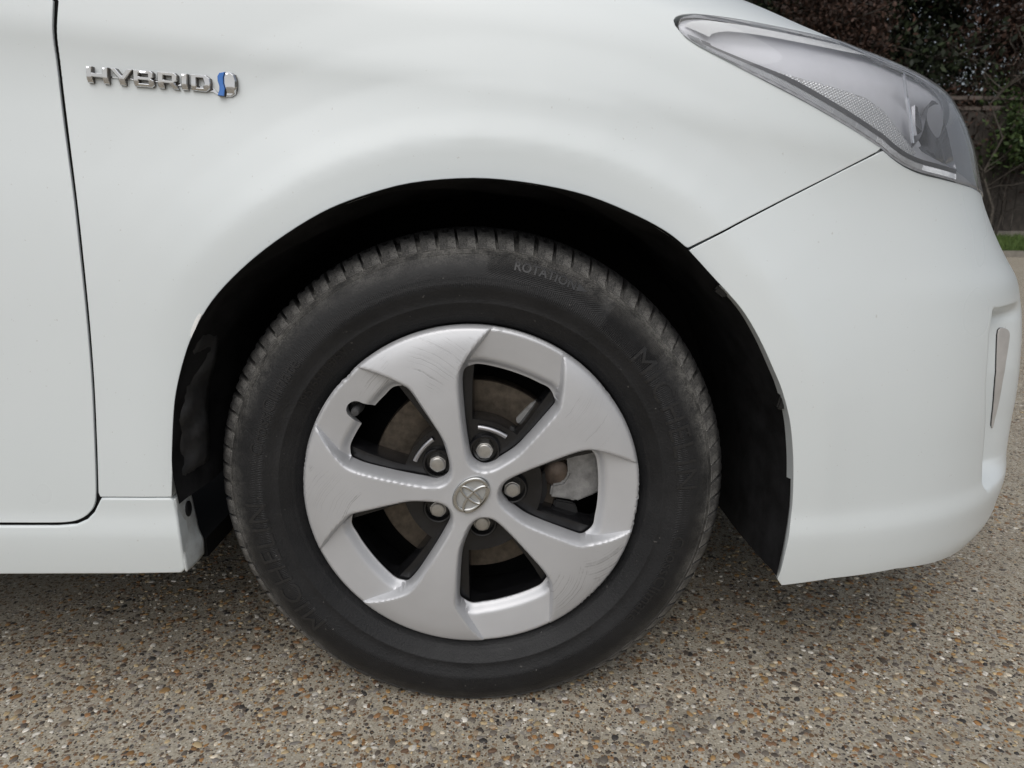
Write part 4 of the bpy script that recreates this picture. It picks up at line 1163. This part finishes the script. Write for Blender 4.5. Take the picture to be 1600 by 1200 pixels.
# ================================================================== BADGE on the wing
badge = None
def on_wing(pxs, lift):
    q = inv(pxs); return surf(q[:, 0], q[:, 1]) + snormal(q[:, 0], q[:, 1]) * np.asarray(lift).reshape(-1, 1)
TL, TR, BL, BR = map(np.array, ((138.5, 104.0), (333.0, 119.5), (140.0, 130.0), (333.5, 145.0)))
def buv(u, v):   # u 0..1 along the word, v 0..1 up
    return (BL * (1 - u) + BR * u) * (1 - v) + (TL * (1 - u) + TR * u) * v
def solid_px(name, outer, holes, mat, parent, lift=0.0060, bevel=0.0008, tilt=0.0):
    """raised letter: outline in photo pixels laid on the wing and lifted off it"""
    polys = [np.array(outer, float)] + [np.array(x, float) for x in holes]
    if area2(polys[0]) < 0: polys[0] = polys[0][::-1]
    for i in range(1, len(polys)):
        if area2(polys[i]) > 0: polys[i] = polys[i][::-1]
    def inset(P, d):
        t1 = P - np.roll(P, 1, 0); t2 = np.roll(P, -1, 0) - P
        t1 = t1 / (np.linalg.norm(t1, axis=1)[:, None] + 1e-9); t2 = t2 / (np.linalg.norm(t2, axis=1)[:, None] + 1e-9)
        n1 = np.stack([-t1[:, 1], t1[:, 0]], 1); n2 = np.stack([-t2[:, 1], t2[:, 0]], 1)
        b = n1 + n2; L = np.linalg.norm(b, axis=1)[:, None]; b = b / (L + 1e-9)
        cosv = np.clip((b * n1).sum(1), 0.5, 1)[:, None]
        return P + b * d / cosv
    polys = [densify(p, 2.2) for p in polys]
    inn = [inset(p, bevel * 1330) for p in polys]
    V2, F2, LP2 = cdt(inn[0], inn[1:], 3.0, keep=0.6)
    def lf_at(P, l):
        yb = BL[1] + (P[:, 0] - BL[0]) * (BR[1] - BL[1]) / (BR[0] - BL[0])
        return l - tilt * sstep(7.5, 0.0, yb - P[:, 1])
    verts = list(on_wing(V2, lf_at(V2, lift))); faces = [tuple(f[::-1]) for f in F2]
    for lp, pl, pi in zip(LP2, polys, inn):
        k = len(lp); prev = list(lp)
        for P_, lf in (((pl + pi) / 2, lift - bevel * 0.35), (pl, lift - bevel), (pl, -0.0015)):
            base = len(verts); verts += list(on_wing(P_, lf_at(P_, lf) if lf > 0 else np.full(k, lf)))
            for i in range(k):
                j = (i + 1) % k; faces.append((prev[i], prev[j], base + j, base + i))
            prev = [base + i for i in range(k)]
    o = mesh_obj(name, verts, faces, mat, parent, sharp=28)
    o.data.materials.append(M['wall_shade_dirt'])
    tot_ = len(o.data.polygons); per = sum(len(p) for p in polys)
    # lowest ring of walls painted dark: shade, ground reflection and some crevice dirt
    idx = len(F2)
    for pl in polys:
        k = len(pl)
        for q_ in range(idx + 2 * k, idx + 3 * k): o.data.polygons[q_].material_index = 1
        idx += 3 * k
    return o
# badge carrier strip that joins the letters and the drop
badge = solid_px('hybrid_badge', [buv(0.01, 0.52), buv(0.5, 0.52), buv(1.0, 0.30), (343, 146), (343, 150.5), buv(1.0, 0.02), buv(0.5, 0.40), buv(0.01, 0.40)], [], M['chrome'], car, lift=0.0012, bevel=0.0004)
badge['label'] = 'chrome word badge with blue drop on the front wing'
s_ = lambda pts: [buv((x - 95) / (1262 - 95), y) for x, y in pts]
H_ = s_([(95, 1), (150, 1), (150, .62), (245, .62), (245, 1), (300, 1), (300, 0), (245, 0), (245, .36), (150, .36), (150, 0), (95, 0)])
Y_ = s_([(312, 1), (372, 1), (428, .58), (478, 1), (535, 1), (457, .38), (457, 0), (398, 0), (398, .38)])
B_ = s_([(535, 1), (700, 1), (722, .88), (722, .64), (702, .52), (726, .40), (726, .12), (702, 0), (535, 0)])
Bh = [s_([(585, .80), (672, .80), (672, .62), (585, .62)]), s_([(585, .40), (674, .40), (674, .20), (585, .20)])]
R_ = s_([(760, 1), (920, 1), (945, .86), (945, .52), (918, .40), (955, 0), (895, 0), (865, .34), (818, .34), (818, 0), (760, 0)])
Rh = [s_([(816, .80), (892, .80), (892, .54), (816, .54)])]
I_ = s_([(982, 1), (1040, 1), (1040, 0), (982, 0)])
D_ = s_([(1072, 1), (1210, 1), (1250, .82), (1258, .5), (1250, .18), (1210, 0), (1072, 0)])
Dh = [s_([(1126, .80), (1186, .80), (1200, .5), (1186, .20), (1126, .20)])]
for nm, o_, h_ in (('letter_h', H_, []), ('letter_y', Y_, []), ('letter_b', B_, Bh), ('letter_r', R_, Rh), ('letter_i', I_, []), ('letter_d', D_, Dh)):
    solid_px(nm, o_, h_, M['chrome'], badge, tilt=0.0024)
dz = lambda l: [(120 + a / 5.926, 90 + b / 5.926) for a, b in l]
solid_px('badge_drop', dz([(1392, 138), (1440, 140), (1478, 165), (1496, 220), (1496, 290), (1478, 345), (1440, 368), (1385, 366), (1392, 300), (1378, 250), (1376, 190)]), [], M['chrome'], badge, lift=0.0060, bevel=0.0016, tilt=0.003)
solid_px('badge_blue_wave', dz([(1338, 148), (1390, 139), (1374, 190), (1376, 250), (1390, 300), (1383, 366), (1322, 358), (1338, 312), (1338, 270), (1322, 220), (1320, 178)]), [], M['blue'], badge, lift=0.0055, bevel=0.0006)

# ================================================================== PEBBLES set in the ground
def fast_mesh(name, V, F, mat, cols=None, smooth=False, parent=None):
    """V (n,3), F (m,k) with one polygon size"""
    V = np.ascontiguousarray(V, np.float32); F = np.ascontiguousarray(F, np.int32); m, k = F.shape
    me = bpy.data.meshes.new(name)
    me.vertices.add(len(V)); me.vertices.foreach_set('co', V.ravel())
    me.loops.add(m * k); me.loops.foreach_set('vertex_index', F.ravel())
    me.polygons.add(m); me.polygons.foreach_set('loop_start', np.arange(0, m * k, k, dtype=np.int32))
    if smooth: me.polygons.foreach_set('use_smooth', np.ones(m, bool))
    if cols is not None:
        at = me.color_attributes.new('tint', 'FLOAT_COLOR', 'POINT')
        at.data.foreach_set('color', np.concatenate([cols, np.ones((len(V), 1))], 1).astype(np.float32).ravel())
    me.update(); me.validate()
    if mat: me.materials.append(mat)
    o = bpy.data.objects.new(name, me); COL.objects.link(o)
    if parent: o.parent = parent
    return o
def stone_mat():
    m, nt, b = new_mat('pebble_stone')
    a = nt.nodes.new('ShaderNodeAttribute'); a.attribute_name = 'tint'
    n = noise(nt, 240, 4, 0.7)
    c = mix(nt, math_n(nt, 'MULTIPLY', ramp(nt, n.outputs[0], [(0.35, 1.0), (0.65, 0.0)]).outputs[0], 0.35), a.outputs['Color'], (0.10, 0.09, 0.075))
    nt.links.new(c, b.inputs['Base Color']); b.inputs['Roughness'].default_value = 0.55
    b.inputs['Specular IOR Level'].default_value = 0.4
    return m
M['stone'] = stone_mat()
PAL = np.array([(0.27, 0.14, 0.05), (0.22, 0.115, 0.05), (0.16, 0.09, 0.05), (0.33, 0.20, 0.08), (0.43, 0.33, 0.19), (0.52, 0.46, 0.36), (0.60, 0.57, 0.51),
                (0.030, 0.028, 0.028), (0.055, 0.046, 0.040), (0.085, 0.068, 0.055), (0.14, 0.12, 0.10), (0.22, 0.20, 0.18), (0.12, 0.10, 0.085), (0.25, 0.19, 0.13)])
PW = np.array([9, 8, 8, 7, 12, 11, 9, 4, 4, 6, 9, 9, 8, 10.0]); PW /= PW.sum()
def stone_template(r):
    n = 8; a = np.sort((np.arange(n) + r.uniform(-0.3, 0.3, n)) / n * 2 * math.pi)
    rad = r.uniform(0.72, 1.12, n) * (1.0 if r.random() < 0.6 else 1.0); el = r.uniform(0.5, 0.95)
    base = np.stack([np.cos(a) * rad, np.sin(a) * rad * el], 1)
    tilt = r.uniform(-0.25, 0.25, 2)
    V = [(x, y, -0.25) for x, y in base]
    V += [(x * 0.97, y * 0.97, 0.08) for x, y in base]
    V += [(x * 0.72, y * 0.72, 0.30 + x * tilt[0] * 0.3 + y * tilt[1] * 0.3) for x, y in base] + [(0.05, 0, 0.38)]
    F = []
    for k in (0, 1):
        for i in range(n):
            j = (i + 1) % n; F += [(k * n + i, k * n + j, (k + 1) * n + j), (k * n + i, (k + 1) * n + j, (k + 1) * n + i)]
    for i in range(n): F.append((2 * n + i, 2 * n + (i + 1) % n, 3 * n))
    return np.array(V), np.array(F)
TPL = [stone_template(rng) for _ in range(14)]
def scatter(nst, x0, x1, y0, y1, smin, smax, pw):
    x = rng.uniform(x0, x1, nst); y = rng.uniform(y0, y1, nst)
    u = rng.random(nst); s = smin * (smax / smin) ** (u ** pw)
    t = rng.integers(0, len(TPL), nst); ro = rng.uniform(0, 2 * math.pi, nst); c = PAL[rng.choice(len(PAL), nst, p=PW)] * rng.uniform(0.85, 1.5, (nst, 1))
    return x, y, s, t, ro, c
x1_, y1_, s1_, t1_, r1_, c1_ = scatter(30000, -0.75, 1.15, -0.22, 0.95, 0.0016, 0.0056, 1.5)
x2_, y2_, s2_, t2_, r2_, c2_ = scatter(6000, 0.3, 2.4, 0.95, 2.2, 0.0022, 0.0068, 1.4)
X_, Y_, S_, T_, R_o, C_ = [np.concatenate(p) for p in ((x1_, x2_), (y1_, y2_), (s1_, s2_), (t1_, t2_), (r1_, r2_), (c1_, c2_))]
VV = []; FF = []; CC = []; off = 0
for k, (tv, tf) in enumerate(TPL):
    m_ = T_ == k; n_ = m_.sum(); c_, s_n = np.cos(R_o[m_])[:, None], np.sin(R_o[m_])[:, None]; sc = S_[m_][:, None]
    vx = (tv[None, :, 0] * c_ - tv[None, :, 1] * s_n) * sc + X_[m_][:, None]; vy = (tv[None, :, 0] * s_n + tv[None, :, 1] * c_) * sc + Y_[m_][:, None]
    vz = tv[None, :, 2] * sc * 0.42 - 0.0012 + 0 * vx
    VV.append(np.stack([vx, vy, vz], 2).reshape(-1, 3)); CC.append(np.repeat(C_[m_], len(tv), 0))
    FF.append((tf[None] + (np.arange(n_) * len(tv))[:, None, None] + off).reshape(-1, 3)); off += n_ * len(tv)
gravel = fast_mesh('small_stones', np.concatenate(VV), np.concatenate(FF), M['stone'], np.concatenate(CC), smooth=True, parent=ground)
gravel['kind'] = 'stuff'
# the largest pebbles, one by one
pd = {}
for ci in range(len(PAL)):
    for k in range(3):
        tv, tf = TPL[(ci * 3 + k) % len(TPL)]
        me_o = fast_mesh('pebble', tv * [1, 1, 0.42], tf, M['stone'], np.repeat(PAL[ci][None] * (0.85 + 0.15 * k), len(tv), 0), smooth=True)
        pd[(ci, k)] = me_o.data; bpy.data.objects.remove(me_o)
placed = []
while len(placed) < 300:
    x = rng.uniform(-0.7, 0.95); y = -0.14 + 0.75 * rng.random() ** 1.5
    s = rng.uniform(0.0050, 0.0078) * (1.25 if rng.random() < 0.08 else 1)
    if any((x - a) ** 2 + (y - b) ** 2 < (s + c) ** 2 * 1.2 for a, b, c in placed): continue
    if 0.0 < y < 0.19 and abs(x) < 0.10: continue
    placed.append((x, y, s))
    o = bpy.data.objects.new('pebble', pd[(int(rng.choice(len(PAL), p=PW)), int(rng.integers(3)))]); COL.objects.link(o); o.parent = ground
    o.location = (x, y, -0.0012); o.rotation_euler = (0, 0, rng.uniform(0, 6.28)); o.scale = (s, s * rng.uniform(0.7, 1.0), s * 0.9)

# ================================================================== BACKGROUND: verge, fence, trees
def leaf_mat(name, c1, c2, trans=0.25):
    m, nt, b = new_mat(name)
    a = nt.nodes.new('ShaderNodeAttribute'); a.attribute_name = 'tint'
    sp = nt.nodes.new('ShaderNodeSeparateColor'); nt.links.new(a.outputs['Color'], sp.inputs[0])
    c = mix(nt, sp.outputs[0], c1, c2); nt.links.new(c, b.inputs['Base Color'])
    b.inputs['Roughness'].default_value = 0.6; b.inputs['Specular IOR Level'].default_value = 0.25
    return m
M['leaf_dark'] = leaf_mat('dark_evergreen_leaf', (0.010, 0.014, 0.008), (0.030, 0.042, 0.018))
M['leaf_brown'] = leaf_mat('withered_brown_leaf', (0.020, 0.013, 0.010), (0.075, 0.040, 0.028))
M['leaf_ivy'] = leaf_mat('ivy_leaf', (0.020, 0.040, 0.012), (0.085, 0.125, 0.040))
M['grass'] = leaf_mat('grass_blade', (0.040, 0.075, 0.016), (0.105, 0.155, 0.040))
M['bark'] = simple('bark', (0.050, 0.042, 0.035), 0.9, var=0.5, vscale=20, bumps=0.6, bscale=40)
M['twig'] = simple('grey_twig', (0.075, 0.064, 0.052), 0.8, var=0.4, vscale=30)
M['fence'] = simple('weathered_fence_wood', (0.045, 0.038, 0.032), 0.85, var=0.45, vscale=9, bumps=0.4, bscale=60)
M['rail'] = simple('pale_weathered_rail', (0.115, 0.092, 0.080), 0.85, var=0.3, vscale=12)
M['kerb'] = simple('concrete_kerb', (0.19, 0.175, 0.15), 0.9, var=0.25, vscale=14, bumps=0.4, bscale=90)
M['soil'] = simple('verge_soil', (0.055, 0.045, 0.032), 0.95, var=0.4, vscale=8)
FY = 12.0; KY = 8.55
boxes_ = []
kerb = empty('kerb', (0, KY, 0)); tagset(kerb, kind='structure')
for i in range(22):
    x = -2 + i * 0.92
    bm = bmesh.new(); bmesh.ops.create_cube(bm, size=1.0); bmesh.ops.scale(bm, vec=(0.905, 0.13, 0.12), verts=bm.verts)
    bmesh.ops.bevel(bm, geom=bm.edges[:], offset=0.012, segments=2, affect='EDGES')
    if i == 0: kd = bpy.data.meshes.new('kerb_stone'); bm.to_mesh(kd); kd.materials.append(M['kerb'])
    bm.free(); o = bpy.data.objects.new('kerb_stone', kd); COL.objects.link(o); o.parent = kerb
    o.location = (x, rng.normal(0, 0.008), 0.035 + rng.normal(0, 0.006)); o.rotation_euler = (rng.normal(0, 0.02), rng.normal(0, 0.01), rng.normal(0, 0.01))
vx_ = np.linspace(-3, 19, 45); vy_ = np.linspace(KY + 0.05, 22, 20); VX_, VY_ = np.meshgrid(vx_, vy_)
VZ_ = 0.05 + 0.05 * sstep(KY, FY, VY_) + 0.015 * np.sin(VX_ * 2.3) * np.sin(VY_ * 1.7)
verge = mesh_obj('verge', np.stack([VX_.ravel(), VY_.ravel(), VZ_.ravel()], 1), [(i * 45 + j, i * 45 + j + 1, (i + 1) * 45 + j + 1, (i + 1) * 45 + j) for i in range(19) for j in range(44)], M['soil'])
tagset(verge, kind='structure')
ng = 52000
gx_ = rng.uniform(2.0, 13, ng); gy_ = KY + 0.05 + (FY - KY - 0.1) * rng.random(ng) ** 1.2
gh = rng.uniform(0.04, 0.14, ng); ga = rng.uniform(0, 6.28, ng); gl = rng.normal(0, 0.04, (ng, 2)); gz_ = 0.045 + 0.05 * sstep(KY, FY, gy_)
w_ = 0.006
b0 = np.stack([gx_ - w_ * np.cos(ga), gy_ - w_ * np.sin(ga), gz_], 1); b1 = np.stack([gx_ + w_ * np.cos(ga), gy_ + w_ * np.sin(ga), gz_], 1); tp = np.stack([gx_ + gl[:, 0], gy_ + gl[:, 1], gz_ + gh], 1)
GVv = np.stack([b0, b1, tp], 1).reshape(-1, 3); GFf = np.arange(ng * 3).reshape(-1, 3)
gt = np.repeat(rng.random(ng), 3)[:, None] * np.ones((1, 3))
grass = fast_mesh('grass', GVv, GFf, M['grass'], gt)
tagset(grass, 'short green grass strip along the foot of the fence', 'grass', kind='stuff')
# fence
fence = empty('wooden_fence', (9, FY, 0)); tagset(fence, 'tall dark weathered wooden fence behind the grass strip', 'fence')
bd = []
for v in range(4):
    bm = bmesh.new(); bmesh.ops.create_cube(bm, size=1.0); bmesh.ops.scale(bm, vec=(0.142, 0.018, 1.98), verts=bm.verts)
    for vt in bm.verts: vt.co.z += rng.normal(0, 0.008); vt.co.x += rng.normal(0, 0.002)
    me = bpy.data.meshes.new('fence_board'); bm.to_mesh(me); bm.free(); me.materials.append(M['fence']); bd.append(me)
nb = 96
for i in range(nb):
    o = bpy.data.objects.new('fence_board', bd[int(rng.integers(4))]); COL.objects.link(o); o.parent = fence
    o.location = (-7.0 + i * 0.15, 0.004 * (i % 2) + rng.normal(0, 0.003), 1.22 + rng.normal(0, 0.012)); o.rotation_euler = (rng.normal(0, 0.006), rng.normal(0, 0.004), rng.normal(0, 0.02))
for i in range(8):
    x = -7.0 + i * 2.0
    boxes('fence_post', [(x - 0.05, x + 0.05, 0.02, 0.12, 0.0, 2.25)], M['fence'], fence)
    boxes('gravel_board', [(x + 0.01, x + 1.99, -0.028, -0.010, 0.06, 0.235)], M['kerb'], fence)
for zz in (2.235, 2.40):
    for i in range(7):
        x = -7.0 + i * 2.0
        boxes('top_rail', [(x + 0.01, x + 1.98, -0.03 + 0.004 * (i % 2), -0.008 + 0.004 * (i % 2), zz, zz + rng.uniform(0.05, 0.07))], M['rail'], fence)

def tube(pts, radii, seg=6):
    pts = np.array(pts, float); V = []; F = []
    for i, p in enumerate(pts):
        t = pts[min(i + 1, len(pts) - 1)] - pts[max(i - 1, 0)]; t /= np.linalg.norm(t) + 1e-9
        u = np.cross(t, [0.3, 0.9, 0.2]); u /= np.linalg.norm(u); v = np.cross(t, u)
        for k in range(seg):
            a = 2 * math.pi * k / seg; V.append(p + (u * math.cos(a) + v * math.sin(a)) * radii[i])
    for i in range(len(pts) - 1):
        for k in range(seg):
            j = (k + 1) % seg; F.append((i * seg + k, i * seg + j, (i + 1) * seg + j, (i + 1) * seg + k))
    return V, F
def branches(r, base, h, n, spread, rad, droop=0.0, levels=1):
    V, F = [], []; ends = []
    def add(p, q): 
        v_, f_ = tube(p, q); s = len(V); V.extend(v_); F.extend([tuple(s + i for i in f) for f in f_])
    trunk = [np.array(base) + np.array([r.normal(0, 0.05) * k, r.normal(0, 0.05) * k, h * k / 6]) for k in range(7)]
    add(trunk, [rad * (1 - 0.13 * k) for k in range(7)])
    for i in range(n):
        k = r.uniform(0.8, 6); a = r.uniform(0, 6.28); L = spread * r.uniform(0.5, 1.1) * (1.15 - k / 9)
        p0 = trunk[int(k)] * (1 - k % 1) + trunk[min(int(k) + 1, 6)] * (k % 1)
        d = np.array([math.cos(a), math.sin(a), r.uniform(0.1, 0.7) - droop]); pts = [p0]
        for m_ in range(4):
            d = d + r.normal(0, 0.18, 3); pts.append(pts[-1] + d / np.linalg.norm(d) * L / 4)
        add(pts, [rad * 0.34 * (1 - 0.2 * m_) for m_ in range(5)]); ends += pts[1:]
        if levels > 1:
            for _ in range(5):
                q0 = pts[r.integers(1, 4)]; d2 = d + r.normal(0, 0.7, 3); qs = [q0]
                for m_ in range(3): d2 = d2 + r.normal(0, 0.2, 3); qs.append(qs[-1] + d2 / np.linalg.norm(d2) * L / 5)
                add(qs, [rad * 0.16, rad * 0.12, rad * 0.09, rad * 0.05]); ends += qs[1:]
    return V, F, np.array(ends)
def crown(name, ends, n, size, sig, mat, parent, seed, squash=1.0, aspect=0.5):
    r = np.random.default_rng(seed)
    c = ends[r.integers(0, len(ends), n)] + r.normal(0, sig, (n, 3)) * [1, 1, squash]
    d1 = r.normal(0, 1, (n, 3)); d1 /= np.linalg.norm(d1, axis=1)[:, None]; d2 = np.cross(d1, r.normal(0, 1, (n, 3))); d2 /= np.linalg.norm(d2, axis=1)[:, None]
    s = size * r.uniform(0.5, 1.4, (n, 1))
    V = np.stack([c - d1 * s, c + d2 * s * aspect, c + d1 * s, c - d2 * s * aspect], 1).reshape(-1, 3)
    F = np.arange(n * 4).reshape(-1, 4)
    t = np.repeat(np.clip(r.random(n) ** 1.6, 0, 1), 4)[:, None] * np.ones((1, 3))
    return fast_mesh(name, V, F, mat, t, parent=parent)
def tree(name, label, x, y, h, n_br, spread, rad, mat, n_leaf, size, sig, seed, group, droop=0.0, cat='tree', z0=0.06, zmin=0.0):
    r = np.random.default_rng(seed)
    root = empty(name, (x, y, z0)); tagset(root, label, cat, group)
    V, F, ends = branches(r, (0, 0, 0), h, n_br, spread, rad, droop, 2)
    mesh_obj('trunk', V, F, M['bark'], root)
    ends = ends[ends[:, 2] > zmin]
    crown('crown', ends, n_leaf, size, sig, mat, root, seed + 5)
    return root
G = 'trees behind the fence'
tree('evergreen_tree', 'dark evergreen tree rising above the hood, leftmost behind the fence', 3.6, 13.6, 6.5, 46, 2.0, 0.16, M['leaf_dark'], 26000, 0.058, 0.22, 21, G)
tree('withered_tree', 'reddish brown withered tree behind the headlight, in front of the evergreens', 5.6, 13.0, 5.6, 48, 1.8, 0.12, M['leaf_brown'], 30000, 0.040, 0.22, 22, G, 0.1)
tree('evergreen_tree', 'dark evergreen tree between the two brown withered trees', 7.4, 14.2, 6.5, 52, 2.1, 0.16, M['leaf_dark'], 30000, 0.058, 0.24, 23, G)
tree('withered_tree', 'brown withered tree near the top right corner of the picture', 8.4, 12.9, 5.2, 44, 1.5, 0.10, M['leaf_brown'], 24000, 0.038, 0.20, 24, G, 0.1)
tree('evergreen_tree', 'dark evergreen tree at the far right edge behind the fence', 10.6, 13.8, 6.5, 50, 2.2, 0.16, M['leaf_dark'], 26000, 0.058, 0.24, 25, G)
tree('evergreen_tree', 'dark evergreen farthest back, between the others', 5.8, 17.0, 8.5, 54, 2.8, 0.18, M['leaf_dark'], 16000, 0.13, 0.3, 26, G)
tree('ivy_shrub', 'green leafy ivy spilling over the fence top on the right', 8.40, 11.75, 2.35, 34, 0.75, 0.025, M['leaf_ivy'], 3400, 0.048, 0.14, 31, None, -0.2, 'shrub', zmin=1.35)
# bare twigs in front of the fence
rb = np.random.default_rng(41)
tw = empty('bare_shrub', (9.25, 11.3, 0.06)); tagset(tw, 'leafless twiggy shrub standing in front of the fence by the right edge', 'shrub')
V, F, en = branches(rb, (0, 0, 0), 1.9, 20, 1.0, 0.022, -0.25, 2); mesh_obj('stems', V, F, M['twig'], tw)
tw = empty('bare_shrub', (8.2, 11.6, 0.06)); tagset(tw, 'tall leafless branches against the dark trees right of the headlight', 'shrub')
V, F, en = branches(np.random.default_rng(43), (0, 0, 0), 3.4, 22, 1.5, 0.028, -0.25, 2); mesh_obj('stems', V, F, M['twig'], tw)

# bare chip at the edge of the wing above the rear of the arch
M['chip'] = simple('bare_primer_chip', (0.84, 0.84, 0.82), 0.7, var=0.1, vscale=300)
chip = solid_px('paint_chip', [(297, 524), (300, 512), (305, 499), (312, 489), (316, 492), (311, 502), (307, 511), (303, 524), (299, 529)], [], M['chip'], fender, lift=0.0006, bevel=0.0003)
